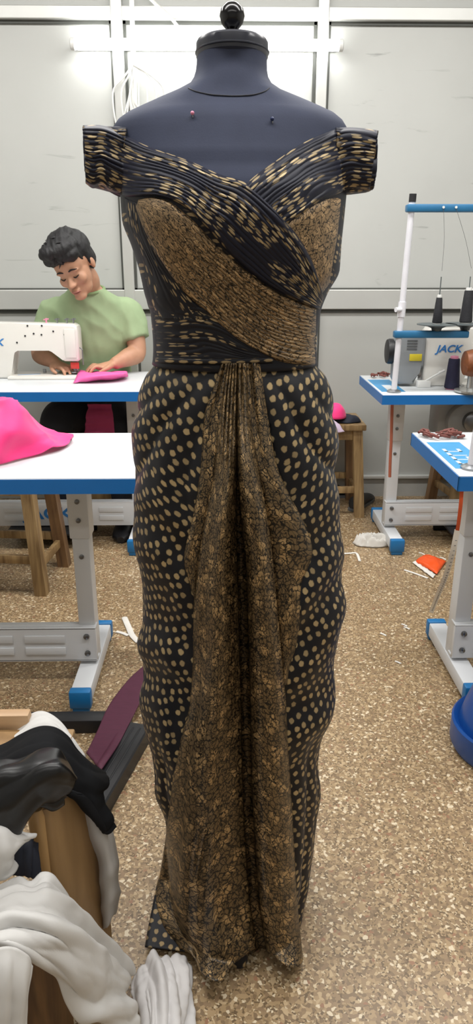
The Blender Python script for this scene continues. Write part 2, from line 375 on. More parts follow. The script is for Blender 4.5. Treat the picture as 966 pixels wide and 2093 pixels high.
def remesh(o, vox, it=6, fac=0.5):
    m = o.modifiers.new('r', 'REMESH'); m.mode = 'VOXEL'; m.voxel_size = vox; m.use_smooth_shade = True
    if it:
        s = o.modifiers.new('s', 'SMOOTH'); s.factor = fac; s.iterations = it
    return mesh_from_modifiers(o)
def gridmesh(name, f, nu, nv, m, parent=None, uv=None, thick=0.0, smooth=True):
    bm = B(); ul = bm.loops.layers.uv.new('UVMap')
    V = [[bm.verts.new(f(i/nu, j/nv)) for j in range(nv+1)] for i in range(nu+1)]
    for i in range(nu):
        for j in range(nv):
            q = ((i, j), (i+1, j), (i+1, j+1), (i, j+1))
            try: fc = bm.faces.new([V[a][b] for a, b in q])
            except ValueError: continue
            for l, (a, b) in zip(fc.loops, q): l[ul].uv = uv(a/nu, b/nv) if uv else (a/nu, b/nv)
    me = bpy.data.meshes.new(name); bm.normal_update(); bm.to_mesh(me); bm.free()
    o = link(name, me, m, parent, False)
    for p in me.polygons: p.use_smooth = True
    if thick:
        s = o.modifiers.new('thickness', 'SOLIDIFY'); s.thickness = thick; s.offset = 0.0
    if parent is not None:
        wm = Matrix.Identity(4); chain = []; p = parent
        while p is not None: chain.append(p); p = p.parent
        for q in reversed(chain): wm = wm @ q.matrix_basis
        me.transform(wm.inverted())
    return o
def sheet(name, rows, m, parent=None, nu=40, nv=40, thick=0.003, amp=0.006, freq=30.0, direction=(1, 0.15, 0), seed=0.0, zmin=None, fine=0.4, world=False, crease=.3):
    """a cloth through a grid of control points (pixel x, pixel y, distance) with folds along a direction of its own UV"""
    R = [[(Vector(p) if world else P(*p)) for p in r] for r in rows]
    rc = [crv(r) for r in R]
    def f(u, v):
        c = [q(u) for q in rc]; return crv(c)(v)
    def g(u, v):
        p = f(u, v); e = 0.01
        n = (f(min(1, u+e), v)-f(max(0, u-e), v)).cross(f(u, min(1, v+e))-f(u, max(0, v-e)))
        n = n.normalized() if n.length > 1e-9 else Vector((0, 0, 1))
        a = u*direction[0]+v*direction[1]; b = u*direction[1]-v*direction[0]
        wv = nz(a*freq/6+seed, b*freq/40+seed*1.7, seed); w2 = nz(a*freq/2.5+seed*3, b*freq/18, seed+9); w3 = nz(u*freq/4.5+seed*2, v*freq/4.5-seed, seed+4)
        p = p+n*(amp*(1.6*(0.55-abs(wv)*1.6)+fine*w2+crease*(.3-abs(w3)*1.8)))
        if zmin is not None and p.z < zmin: p.z = zmin+0.15*(p.z-zmin)*0
        return p
    return gridmesh(name, g, nu, nv, m, parent, None, thick)
def text(name, s, loc, size, m, parent, rot=(PI/2, 0, 0), depth=0.0008, shear=0.25, sx=1.0):
    c = bpy.data.curves.new(name, 'FONT'); c.body = s; c.size = size; c.extrude = depth; c.shear = shear; c.align_x = 'CENTER'; c.align_y = 'CENTER'; c.offset = size*0.022
    t = bpy.data.objects.new('tmp', c); COL.objects.link(t); dg = bpy.context.evaluated_depsgraph_get(); dg.update()
    me = bpy.data.meshes.new_from_object(t.evaluated_get(dg)); bpy.data.objects.remove(t, do_unlink=True)
    from mathutils import Euler
    me.transform(Matrix.Translation(loc) @ Euler(rot).to_matrix().to_4x4() @ Matrix.Diagonal((sx, 1, 1, 1)))
    me.materials.clear()
    o = link(name, me, m, parent, False)
    return o

# ================================================================== THE ROOM
WY = 3.92
def zof(py, Y=WY-0.02): return P(483, py, Y).z
def xof(px, py=300, Y=WY-0.02): return P(px, py, Y).x
XL_, XR_, YF_, ZC_ = -2.7, 2.7, -2.6, 2.9
b = B(); bx(b, XL_, XR_, YF_, WY+0.1, -0.06, 0.0); struct('floor', b, M['floor'])
b = B(); bx(b, XL_, XR_, YF_, WY+0.1, ZC_, ZC_+0.06); struct('ceiling', b, M['white_plaster'])
b = B(); bx(b, XL_-0.08, XL_, YF_, WY+0.1, 0, ZC_); struct('wall_left', b, M['white_plaster'])
b = B(); bx(b, XR_, XR_+0.08, YF_, WY+0.1, 0, ZC_); struct('wall_right', b, M['white_plaster'])
b = B(); bx(b, XL_, XR_, YF_-0.08, YF_, 0, ZC_); struct('wall_front', b, M['white_plaster'])
b = B(); bx(b, XL_, XR_, WY, WY+0.1, 0, ZC_); struct('wall_back', b, M['wallpanel'])
ZT0, ZT1 = zof(42), zof(14)          # head rail
ZM0, ZM1 = zof(632), zof(592)        # middle rail
ZB = zof(973)
xa0, xa1 = xof(240), xof(262); xb0, xb1 = xof(641), xof(662)
k = 0
def trim(x0, x1, z0, z1, d, m, bev=0.004):
    global k; k += 1
    b = B(); bx(b, x0, x1, WY-d, WY+0.01, z0, z1, bev); return struct('trim_%d' % k, b, m)
trim(XL_, XR_, ZT0, ZT1, 0.035, M['alu'])
trim(XL_, XR_, ZM0, ZM1, 0.035, M['alu'])
trim(xa0, xa1, 0.1, ZC_, 0.04, M['alu']); trim(xb0, xb1, 0.1, ZC_, 0.04, M['alu'])
for x in (xa0-0.012, xa1, xb0-0.016, xb1):      # dark rubber beads beside the posts
    trim(x, x+0.013, ZB, ZT0, 0.012, M['gasket'], 0)
trim(XL_, XR_, ZT0-0.014, ZT0, 0.012, M['gasket'], 0); trim(XL_, XR_, ZM1, ZM1+0.008, 0.012, M['gasket'], 0); trim(XL_, XR_, ZM0-0.02, ZM0, 0.012, M['gasket'], 0)
b = B(); bx(b, XL_, XR_, WY-0.012, WY+0.01, 0.0, ZB-0.02); struct('baseboard_back', b, M['skirting'])
trim(XL_, XR_, ZB-0.02, ZB, 0.03, M['alu'])
b = B(); bx(b, XL_, XR_, WY-0.006, WY+0.01, ZB, ZM0-0.02); struct('wall_back_lower_panel', b, M['lowpanel'])

# wall tube lamp
tl = thing('tube_lamp', 'long lit white tube lamp fixed across the wall behind the dress form', 'lamp', (0, 0, 0))
pA, pB = P(150, 92, WY-0.05), P(695, 94, WY-0.05)
b = B(); bx(b, pA.x+0.01, pB.x-0.01, WY-0.045, WY-0.002, pA.z-0.014, pA.z+0.018, 0.004); obj('lamp_housing', b, M['white_plastic'], tl)
b = B(); tube(b, [(pA.x+0.012, WY-0.065, pA.z), (pB.x-0.012, WY-0.065, pA.z)], 0.024, 16); obj('light_tube', b, M['tube'], tl)
for x in (pA.x, pB.x):
    b = B(); lathe(b, [(0.02, -0.012), (0.026, -0.008), (0.026, 0.008), (0.02, 0.012)], (x, WY-0.065, pA.z), 16, 'x'); obj('end_cap', b, M['white_plastic'], tl)
# conduit, hanging cable, coil
b = B(); tube(b, [(xof(272, 10), WY-0.05, zof(0)+0.3), (xof(272, 100), WY-0.05, zof(240))], 0.011, 10, 0); tag(obj('conduit_pipe', b, M['white_plastic']), 'white conduit pipe running down the wall beside the left frame post', 'pipe')
b = B(); tube(b, [P(290, -20, WY-0.04), P(318, 8, WY-0.04), P(352, 40, WY-0.04), P(378, 76, WY-0.04)], 0.0075, 8, 20); tag(obj('lamp_cable', b, M['cable']), 'white cable sloping down to the middle of the wall lamp', 'cable')
b = B()
for i in range(7):
    a = -30+i*10; pts = []
    cx, top, bot = 283+a*0.5, 138+abs(a)*0.4, 262-(i % 3)*14
    tube(b, [P(272, 132, WY-0.05-0.004*i), P(cx+a*0.5, top+8, WY-0.06-0.004*i), P(cx+a*1.25, 190, WY-0.06-0.005*i), P(cx+a*0.9, bot, WY-0.055-0.004*i), P(268+a*0.2, 205, WY-0.045-0.003*i), P(272, 136, WY-0.05)], 0.0042, 6, 34)
tag(obj('cable_coil', b, M['cable']), 'loose coil of thin white cable hanging on the wall behind the left shoulder', 'cable')
def smudge(px, py, w, h, name, label):
    pass

# ================================================================== DRESS FORM AND GOWN
ROWS = [  # pixel row: left edge, right edge, front depth, back depth, centre distance
 (60, 402, 546, .060, .058, 1.22), (96, 403, 545, .060, .058, 1.22), (140, 401, 545, .061, .06, 1.22), (158, 397, 547, .064, .062, 1.22),
 (172, 391, 553, .068, .066, 1.22), (183, 378, 562, .070, .068, 1.22), (194, 352, 585, .072, .069, 1.22), (208, 318, 622, .076, .07, 1.22), (222, 287, 655, .081, .072, 1.22),
 (238, 254, 688, .087, .075, 1.215), (250, 240, 700, .092, .078, 1.21), (262, 232, 707, .096, .082, 1.21), (300, 234, 708, .108, .09, 1.21), (350, 240, 705, .122, .095, 1.205),
 (400, 250, 702, .136, .096, 1.2), (450, 254, 697, .142, .095, 1.2), (500, 272, 692, .136, .092, 1.2), (550, 288, 689, .122, .09, 1.2), (600, 299, 664, .108, .087, 1.2),
 (640, 311, 650, .101, .085, 1.2), (700, 316, 643, .099, .085, 1.2), (738, 315, 644, .102, .09, 1.2), (770, 293, 668, .110, .11, 1.2), (830, 278, 683, .122, .13, 1.2),
 (900, 271, 690, .134, .14, 1.2), (1000, 270, 691, .142, .14, 1.2), (1100, 276, 696, .146, .14, 1.2), (1200, 284, 705, .15, .14, 1.2), (1300, 285, 694, .152, .14, 1.2),
 (1400, 287, 686, .154, .14, 1.2), (1450, 290, 672, .156, .14, 1.2), (1500, 300, 660, .158, .14, 1.2), (1580, 320, 649, .162, .14, 1.2), (1660, 337, 645, .168, .14, 1.2),
 (1740, 345, 637, .178, .14, 1.2), (1800, 350, 624, .195, .14, 1.2), (1830, 352, 618, .2, .14, 1.2)]
_z = []; _t = []
for r in ROWS:
    pl, pr = P(r[1], r[0], r[5]), P(r[2], r[0], r[5]); _z.append(-(pl.z+pr.z)/2); _t.append((pl.x, pr.x, r[3], r[4], r[5]))
NT = 900; ZTOP, ZBOT = -_z[0], -_z[-1]
TAB = []
for i in range(NT+1):
    z = -lerp(ZTOP, ZBOT, i/NT); TAB.append([interp(_z, [t[k] for t in _t], z) for k in range(5)])
def prof(z):
    q = (ZTOP-z)/(ZTOP-ZBOT)*NT; q = max(0, min(NT-1e-6, q)); i = int(q); f = q-i; a, c = TAB[i], TAB[i+1]
    return [a[k]*(1-f)+c[k]*f for k in range(5)]
SLV = [(P(165, 320, 1.2).x, P(262, 320, 1.2).x, P(171, 392, 1.2).z, P(171, 250, 1.2).z), (P(682, 320, 1.2).x, P(782, 320, 1.2).x, P(771, 400, 1.2).z, P(771, 256, 1.2).z)]
def front(x, z):
    xl, xr, f, bk, yc = prof(z); s = abs((2*x-xl-xr)/(xr-xl))
    y = yc if s >= 1 else yc-f*math.sqrt(1-s**2.5)
    for x0, x1, za, zb in SLV:      # the sleeves stand off the form
        if x0 <= x <= x1 and za < z < zb:
            q = abs((2*z-za-zb)/(zb-za)); y = min(y, 1.2-.052*math.sqrt(max(0, 1-q**5)))
    return y
def hit(px, py, off=0.0, zfloor=0.014):
    Y = 1.1
    for i in range(12):
        p = P(px, py, Y); Y2 = front(p.x, p.z)
        if abs(Y2-Y) < 2e-4: break
        Y = lerp(Y, Y2, 0.75)
    p = P(px, py, Y)
    if p.z < zfloor: p = G(px, py, zfloor)
    if off:
        d = (CAM-p).normalized(); p = p+d*off
    return p
def bodyloop(z, grow=0.0, n=72, sx=1.0, disp=None):
    xl, xr, f, bk, yc = prof(z); cx, hw = (xl+xr)/2, (xr-xl)/2*sx+grow; l = []
    for k in range(n):
        a = 2*PI*k/n; c, s = math.cos(a), math.sin(a)
        e = 2/2.5 if s < 0 else 2/2.2
        x = cx+hw*math.copysign(abs(c)**(2/2.3), c)
        dep = (f*sx+grow) if s < 0 else (bk*sx+grow)
        xx = min(1.0, abs(x-cx)/hw)
        y = yc+math.copysign(dep*math.sqrt(max(0, 1-xx**2.5)), s)
        p = Vector((x, y, z))
        l.append(disp(p, a) if disp else p)
    return l
FOOT = (P(474, 700, 1.22).x, 1.24)
df = thing('dress_form', 'navy-black cloth dress form with a flat neck cap and black ball on top', 'dress form', (FOOT[0], FOOT[1], 0))
b = B(); zs = [lerp(P(474, 92, 1.157).z, 0.72, i/90) for i in range(91)]
ZW = P(480, 420, 1.2).z
loops = [bodyloop(z, -0.004 if z < ZW+0.06 else 0.0, 72, 1.0-0.05*sstep(ZW+0.06, ZW-0.1, z)-.42*sstep(P(480, 760, 1.2).z, P(480, 980, 1.2).z, z)) for z in zs]
rings(b, loops); obj('torso_form', b, M['form'], df)
# cap band, knob, seam
z0, z1 = P(474, 99, 1.157).z, P(474, 60, 1.157).z
cx = (P(400, 75, 1.22).x+P(548, 75, 1.22).x)/2; rw = (P(548, 75, 1.22).x-P(400, 75, 1.22).x)/2
def ovl(rx, ry, z, n=48): return [Vector((cx+rx*math.cos(2*PI*i/n), 1.22+ry*math.sin(2*PI*i/n), z)) for i in range(n)]
b = B(); rings(b, [ovl(rw*.96, .061, z0), ovl(rw*1.0, .064, z0+.003), ovl(rw*1.005, .0645, z1-.008), ovl(rw*1.0, .064, z1-.002), ovl(rw*.96, .061, z1+.001)]); nc = obj('neck_cap', b, M['form_cap'], df)
b = B(); tube(b, [(p.x, p.y, p.z) for p in ovl(rw*1.006, .0647, z0+.009)]+[ovl(rw*1.006, .0647, z0+.009)[0]], .0015, 6, 0, False); obj('cap_ridge', b, M['form_cap'], nc)
pk = P(474, 33, 1.22); rk = 26/FOC*(pk-CAM).dot(FWD)
b = B(); lathe(b, [(.0001, rk), (rk*.3, rk*.955), (rk*.6, rk*.8), (rk*.87, rk*.5), (rk, 0), (rk*.87, -rk*.5), (rk*.55, -rk*.83), (rk*.42, -rk*.95), (rk*.42, -rk*1.15), (rk*.7, -rk*1.2), (rk*.7, -rk*1.32)], pk, 28); obj('knob', b, M['black_gloss'], df)
# seam round the neck base and centre front
b = B(); fs = crv([(385, 180), (400, 187), (430, 194), (478, 196), (520, 193), (548, 184), (556, 176)])
tube(b, [hit(fs(i/30)[0] if False else fs(i/30).x, fs(i/30).y, 0.0008) for i in range(31)] if False else [hit(*[(385, 180), (393, 184), (405, 188), (430, 193), (455, 195), (478, 196), (500, 195), (520, 193), (540, 187), (550, 180)][i], 0.0006) for i in range(10)], .0009, 6, 40); obj('neck_seam', b, M['form_cap'], df)
b = B(); lathe(b, [(.018, .5), (.018, .75), (.022, .76)], (FOOT[0], FOOT[1], 0), 16)
lathe(b, [(.024, .04), (.024, .5), (.018, .51)], (FOOT[0], FOOT[1], 0), 16); obj('pole', b, M['steel'], df)
b = B(); lathe(b, [(.13, 0.0), (.13, .012), (.12, .02), (.04, .03), (.03, .05)], (FOOT[0], FOOT[1], 0), 32); obj('base', b, M['black'], df)
for px, py, m, lab in ((393, 231, 'pinkcore', 'pink-headed pin stuck in the left chest of the dress form'), (556, 243, 'pinblue', 'dark blue pin stuck in the right chest of the dress form')):
    pn = thing('dressmaking_pin', lab, 'pin', hit(px, py)); q = hit(px, py, .004)
    b = B(); ell(b, q, (.0028, .0028, .0028), None, 2); obj('pin_head', b, M[m], pn)
    b = B(); tube(b, [q, hit(px+1, py+9, .0006)], .0008, 6); obj('pin_shaft', b, M['steel'], pn)

gown = thing('evening_gown', 'long off-shoulder draped gown in black dotted and gold brocade cloth on the dress form', 'gown', (FOOT[0], FOOT[1]-0.05, 0))
# ---- bodice shell (under everything), open at the top
b = B(); ul = b.loops.layers.uv.new('UVMap'); zt, zb = P(480, 395, 1.2).z, P(480, 742, 1.2).z
loops = []
for i in range(40):
    z = lerp(zt, zb, i/39)
    loops.append(bodyloop(z, 0.0015, 96))
vv = rings(b, loops, True, False)
for f in b.faces:
    for l in f.loops: l[ul].uv = (l.vert.co.x+l.vert.co.y*.7, l.vert.co.z)
o = obj('bodice', b, M['side'], gown); s = o.modifiers.new('t', 'SOLIDIFY'); s.thickness = .002; s.offset = 0

def band(name, top, bot, m, nu, nv, h, pleats=0, pamp=.0022, width=.12, length=None, tuck=(1, 1), seed=0.0, warp=.35, edge=.12, extra=None, base=.0015, wvar=.0, uvrep=True):
    ft, fb = crv([(x, y, 0) for x, y in top]), crv([(x, y, 0) for x, y in bot])
    if length is None:
        length = 0; q = None
        for i in range(21):
            p = hit(*((ft(i/20)+fb(i/20))*.5)[:2])
            if q is not None: length += (p-q).length
            q = p
    def g(u, v):
        c = lerp(ft(u), fb(u), v)
        e0 = sstep(0, edge, v) if tuck[0] else 1; e1 = sstep(0, edge, 1-v) if tuck[1] else 1
        off = base+h*(e0*e1)
        if pleats:
            ph = v*pleats+warp*nz(u*3.1+seed, v*4, seed)*3+warp*.6*nz(u*9, v*6, seed+5)
            tri = abs((ph % 1.0)*2-1)
            off += pamp*(1-tri**1.6)*e0*e1*(0.6+0.6*nz(u*5, v*8, seed+3))
        if extra: off += extra(u, v)
        return hit(c.x, c.y, off)
    return gridmesh(name, g, nu, nv, m, gown, lambda u, v: (u*length, v*width), .0016)

# ---- gold right bust cup (behind band A)
band('bust_cup', [(585, 452), (620, 428), (660, 404), (704, 388)], [(640, 600), (650, 606), (658, 612), (668, 600)], M['goldbust'], 40, 44, .004, 0, width=.16, length=.12, edge=.1)
# ---- left dotted side drape
band('side_drape', [(250, 400), (256, 452), (274, 504), (290, 560), (301, 620), (315, 652)], [(296, 425), (308, 480), (338, 540), (382, 600), (415, 630), (440, 655)], M['side'], 70, 60, .003, 7, .002, width=.11, seed=2.0)
# ---- waist wrap
band('waist_wrap', [(314, 630), (360, 628), (405, 624), (450, 640), (500, 690), (555, 728)], [(315, 735), (360, 737), (410, 738), (460, 737), (510, 736), (560, 736)], M['waist'], 80, 70, .003, 9, .0018, width=.135, seed=4.0, tuck=(1, 0), edge=.06)
# ---- right shoulder band B
band('right_shoulder_band', [(771, 268), (742, 263), (700, 262), (660, 274), (612, 297), (560, 332), (520, 361), (500, 380)], [(755, 388), (734, 387), (716, 386), (694, 398), (655, 412), (622, 436), (598, 452), (578, 470)], M['band'], 90, 100, .006, 13, .0026, width=.16, seed=6.0, edge=.07)
# ---- gold left cup sweeping into the sash
def sashp(u, v):
    k = sstep(.18, .5, u); ph = v*17+.25*nz(u*6, v*5, 1.0)*2
    return k*.0022*(1-abs((ph % 1)*2-1)**1.5)+.004*math.sin(PI*v)*(1-sstep(.3, .8, u))
band('gold_sash', [(284, 408), (318, 404), (352, 416), (396, 452), (440, 500), (500, 552), (566, 598), (610, 618), (645, 630)], [(278, 424), (294, 470), (322, 524), (366, 586), (420, 636), (480, 690), (540, 726), (590, 742), (643, 748)], M['goldsash'], 150, 120, .006, 0, width=.17, seed=8.0, edge=.05, extra=sashp)
# ---- main dotted band A
band('cross_band', [(172, 257), (206, 257), (238, 268), (300, 299), (382, 328), (450, 358), (500, 373), (545, 408), (595, 462), (632, 520), (652, 575), (660, 608)], [(175, 374), (190, 384), (206, 379), (226, 393), (256, 404), (320, 402), (372, 420), (420, 464), (474, 524), (530, 572), (580, 602), (620, 620), (654, 634)], M['band'], 170, 120, .009, 13, .003, width=.175, seed=11.0, edge=.06)
# ---- seam of dots at the waist
band('waist_seam', [(314, 729), (370, 731), (430, 732), (500, 731), (556, 728)], [(314, 743), (370, 745), (430, 746), (500, 745), (558, 742)], M['seamdots'], 60, 8, .006, 0, width=.03, edge=.3)
# ---- off-shoulder sleeves: pleated cloth tubes standing off the form
def sleeve(name, px0, px1, ytop0, ybot0, ytop1, ybot1, sg, seed):
    def g(u, v):   # u: from outer opening inwards, v: around
        px = lerp(px0, px1, u); zt_ = P(px, lerp(ytop0, ytop1, u), 1.17).z; zb_ = P(px, lerp(ybot0, ybot1, u), 1.17).z
        a = 2*PI*v; zc_, hz = (zt_+zb_)/2, (zt_-zb_)/2; hy = lerp(.045, .06, u)
        pl = .0025*(1-abs(((v*34+.5*nz(u*3, v*10, seed)) % 1)*2-1)**1.5)
        cy, cz = math.copysign(abs(math.cos(a))**.45, math.cos(a)), math.copysign(abs(math.sin(a))**.4, math.sin(a))
        x = P(px, (ytop0+ybot0)/2, 1.157).x
        wob = .004*nz(a*1.5, u*2, seed)
        return Vector((x+wob*.5*(1-u), 1.2-(hy+pl)*cy, zc_+(hz+pl*.7)*cz))
    o = gridmesh(name, g, 26, 150, M['sleeve'], gown, lambda u, v: (u*.1, v*.36), .002)
    return o
sleeve('sleeve', 172, 262, 258, 374, 264, 396, -1, 3.0)
sleeve('sleeve', 769, 682, 268, 384, 264, 394, 1, 9.0)

# ---- skirt: full dotted tube with radiating pleats and low cowl folds
_v1 = ((742, 486), (950, 485), (1050, 488), (1170, 495), (1300, 499), (1450, 503), (1550, 505), (1650, 508), (1750, 514), (1850, 522), (1935, 534), (2010, 540))
def skirtdisp(p, a):
    px, py = proj(p)
    L = -1 if px < 487 else 1
    dx, dy = abs(px-487), py-690
    ang = math.degrees(math.atan2(dx, max(20, dy)))
    d = 0.0
    up = sstep(740, 800, py)*(1-sstep(1000, 1200, py))
    w_ = .9*nz(px*.006, py*.004, L*3.0)
    d += up*.011*abs(math.sin(ang*.17+w_*2.2))**.8
    lo = sstep(980, 1180, py)*(1-sstep(1560, 1720, py)); 
    ph = (py+1.25*dx*1.0)*.021+w_*2.4
    d += lo*.013*(.5+.5*math.sin(2*ph))*sstep(60, 130, dx)
    ve = sstep(1450, 1650, py)
    d += ve*.009*abs(math.sin(a*9+w_))
    d += .0025*nz(px*.03, py*.02, 4.0)
    if math.sin(a) > 0: d = .008*abs(math.sin(a*9))*sstep(740, 900, py)
    c = Vector((487, 1.2, 0)); cx = (prof(p.z)[0]+prof(p.z)[1])/2
    n = Vector((p.x-cx, p.y-1.2, 0)); n = n.normalized() if n.length > 1e-6 else Vector((0, -1, 0))
    d *= sstep(742, 880, py); d -= .007*abs(n.x)*sstep(760, 900, py)
    if math.sin(a) < 0:      # the skirt is drawn back behind the deep centre fold
        vx = interp([q[0] for q in _v1], [q[1] for q in _v1], py); d -= .075*math.exp(-((px-vx+2)/26)**4)*sstep(900, 1100, py)
    return p+n*(d-.004)
b = B(); ul = b.loops.layers.uv.new('UVMap'); zt, zb = P(480, 738, 1.2).z, 0.006
NS = 200; NZ = 210; loops = []; uvd = {}
for i in range(NZ+1):
    z = lerp(zt, zb, i/NZ); l = bodyloop(z, 0.0, NS, 1.0, skirtdisp); loops.append(l)
vv = [[b.verts.new(p) for p in l] for l in loops]
for i in range(NZ+1):
    s = 0.0; arc = [0.0]
    for kk in range(NS): s += (loops[i][(kk+1) % NS]-loops[i][kk]).length; arc.append(s)
    mid = arc[int(NS*.75)]
    for kk in range(NS+1): uvd[(i, kk)] = (arc[kk]-mid, lerp(0, zt-zb, i/NZ))
for i in range(NZ):
    for kk in range(NS):
        f = b.faces.new((vv[i][kk], vv[i][(kk+1) % NS], vv[i+1][(kk+1) % NS], vv[i+1][kk]))
        for l, q in zip(f.loops, ((i, kk), (i, kk+1), (i+1, kk+1), (i+1, kk))): l[ul].uv = uvd[q]
o = obj('skirt', b, M['skirt'], gown); s = o.modifiers.new('t', 'SOLIDIFY'); s.thickness = .002; s.offset = 0

# ---- gold centre panel, hung in deep pleats
def pl(*pts): ys = [p[1] for p in pts]; xs = [p[0] for p in pts]; return lambda y: interp(ys, xs, y)
L0 = pl((452, 742), (438, 790), (418, 850), (411, 950), (396, 1050), (377, 1145), (384, 1180), (400, 1230), (420, 1330), (430, 2000))
L1 = pl((462, 742), (452, 800), (444, 880), (438, 960), (420, 1050), (402, 1170), (396, 1250), (395, 1340), (388, 1440), (370, 1510), (352, 1605), (343, 1680), (332, 1760), (318, 1840), (332, 1890), (366, 1942), (372, 2000))
Lh = pl((474, 742), (470, 850), (462, 950), (452, 1050), (448, 1250), (444, 1450), (438, 1600), (418, 1700), (404, 1800), (402, 1900), (406, 1950), (406, 2010))
V1 = pl((486, 742), (485, 850), (485, 950), (488, 1050), (495, 1170), (499, 1300), (503, 1450), (505, 1550), (508, 1650), (514, 1750), (522, 1850), (534, 1935), (538, 2000))
V2 = pl((506, 742), (512, 850), (522, 930), (545, 1050), (558, 1150), (567, 1250), (577, 1350), (584, 1450), (589, 1550), (596, 1650), (601, 1750), (607, 1850), (616, 1940), (622, 2000))
R0 = pl((530, 742), (548, 860), (564, 948), (592, 1015), (622, 1072), (637, 1128), (628, 1160), (614, 1195), (612, 1260), (604, 1320), (590, 1365), (584, 1420), (580, 1500), (580, 2000))
hemL = pl_hem = None
def hemy(px): return interp([360, 385, 400, 408, 424, 440, 458, 472, 486, 510, 536, 552, 575, 592, 606, 616, 625], [1938, 1945, 1962, 1985, 2000, 2006, 2002, 1982, 1968, 1952, 1938, 1950, 1968, 1977, 1976, 1964, 1942], px)
def pleat(name, cl, cr, y0, y1, A, nu, nv, hem=False, skew=0.5, prefine=1.0, mirror=False, A0=.004, lag=.0):
    yend = (lambda u: y1)
    if hem:
        def yend(u):
            x = lerp(cl(1950), cr(1950), u); return hemy(x)
    wid = .16 if nu > 40 else .1
    def g(u, v):
        py = lerp(y0, yend(u), v); px = lerp(cl(py), cr(py), u)
        prof_ = max(0.0, 1-abs((u-skew)/(skew if u < skew else 1-skew))**2.4)**.55
        amp = A(py) if callable(A) else lerp(A0, A, sstep(760, 1050, py))
        fine = .0028*(1-sstep(780, 1050, py))*math.sin(u*prefine*2*PI)
        rip = .0035*nz(u*2.5+lag, py*.008, 3.0+lag)*sstep(1400, 1700, py)+.0012*nz(u*6, py*.03, lag)
        if hem: rip += .006*nz(u*4+lag, py*.018, 8.0)*sstep(1640, 1760, py)
        return hit(px, py, .002+amp*prof_+fine*prof_+rip*prof_)
    return g, nu, nv, wid
def add_pleats(name, g, nu, nv, w_, l_, m): return gridmesh(name, g, nu, nv, m, gown, lambda u, v: (u*w_, v*l_), .0018)
# one continuous brocade panel: columns of all main pleats joined
gp = [pleat('', L1, Lh, 742, None, .030, 26, 170, True, .62, 2.5, A0=.005, lag=1.0), pleat('', Lh, V1, 742, None, .036, 26, 170, True, .42, 2.5, A0=.006, lag=4.0), pleat('', V1, V2, 742, None, .044, 30, 170, True, .42, 2.5, A0=.006, lag=7.0)]
# the first two share a shallow furrow rather than a cut
def furrow(u, v):
    y = lerp(742, hemy(lerp(L1(1950), V1(1950), u)), v); x0, xm, x1 = L1(y), Lh(y), V1(y)
    x1 -= 11*sstep(900, 1200, y); px = lerp(x0, x1, u); t = (px-x0)/(x1-x0); tm = (xm-x0)/(x1-x0)
    big = max(0.0, 1-abs((t-.5)/.5)**2.2)**.6
    dip = math.exp(-((t-tm)/.07)**2)*sstep(1620, 1760, y)*.02
    amp = lerp(.007, .046, sstep(760, 1060, y))
    fine = .003*(1-sstep(800, 1080, y))*math.sin(t*5*2*PI)
    ry = sstep(1380, 1600, y)
    rip = .010*ry*nz(t*2.2, y*.010, 3.0)+.0015*nz(t*7, y*.03, 2.0)+.006*sstep(1640, 1720, y)*nz(t*6+y*.006, y*.012, 9.0)
    soft = .010*math.sin(t*2.4*PI+.9+y*.002)*sstep(900, 1100, y)*(1-.6*ry)
    return hit(px, y, .002+amp*big-dip*big+(fine+rip+soft)*big)
add_pleats('gold_side_pleat', *pleat('', L0, pl((470, 742), (462, 850), (450, 950), (430, 1050), (406, 1170), (400, 1230), (425, 1330), (432, 2000)), 742, 1225, .012, 20, 70, False, .4, 2.0, A0=.003)[:3], .06, .45, M['gold'])
add_pleats('gold_side_pleat', *pleat('', pl((500, 742), (505, 850), (515, 930), (538, 1050), (552, 1150), (562, 1250), (572, 1350), (576, 1420), (578, 2000)), R0, 742, 1400, .016, 26, 90, False, .45, 2.0, A0=.004)[:3], .075, .6, M['gold'])
add_pleats('gold_centre_panel', furrow, 70, 220, .19, 1.3, M['gold'])
add_pleats('gold_inner_fold', *pleat('', lambda y: V1(y)-20*sstep(760, 1000, y)-3, lambda y: V1(y)+16*sstep(760, 1000, y)+3, 742, None, lambda y: -.05*sstep(900, 1080, y), 12, 140, True, .5, 0.0, A0=.001)[:3], .03, 1.3, M['gold'])
add_pleats('gold_front_pleat', *pleat('', lambda y: V1(y)+9*sstep(900, 1200, y), V2, 742, None, .056, 34, 190, True, .42, 2.0, A0=.008, lag=7.0)[:3], .10, 1.3, M['gold'])
# ---- dotted corner of the underskirt showing at the hem on the left
band('underskirt_hem', [(322, 1800), (312, 1850), (303, 1895), (296, 1936)], [(400, 1800), (396, 1850), (392, 1900), (388, 1946)], M['under'], 30, 20, .004, 0, width=.1, length=.14, edge=.05)

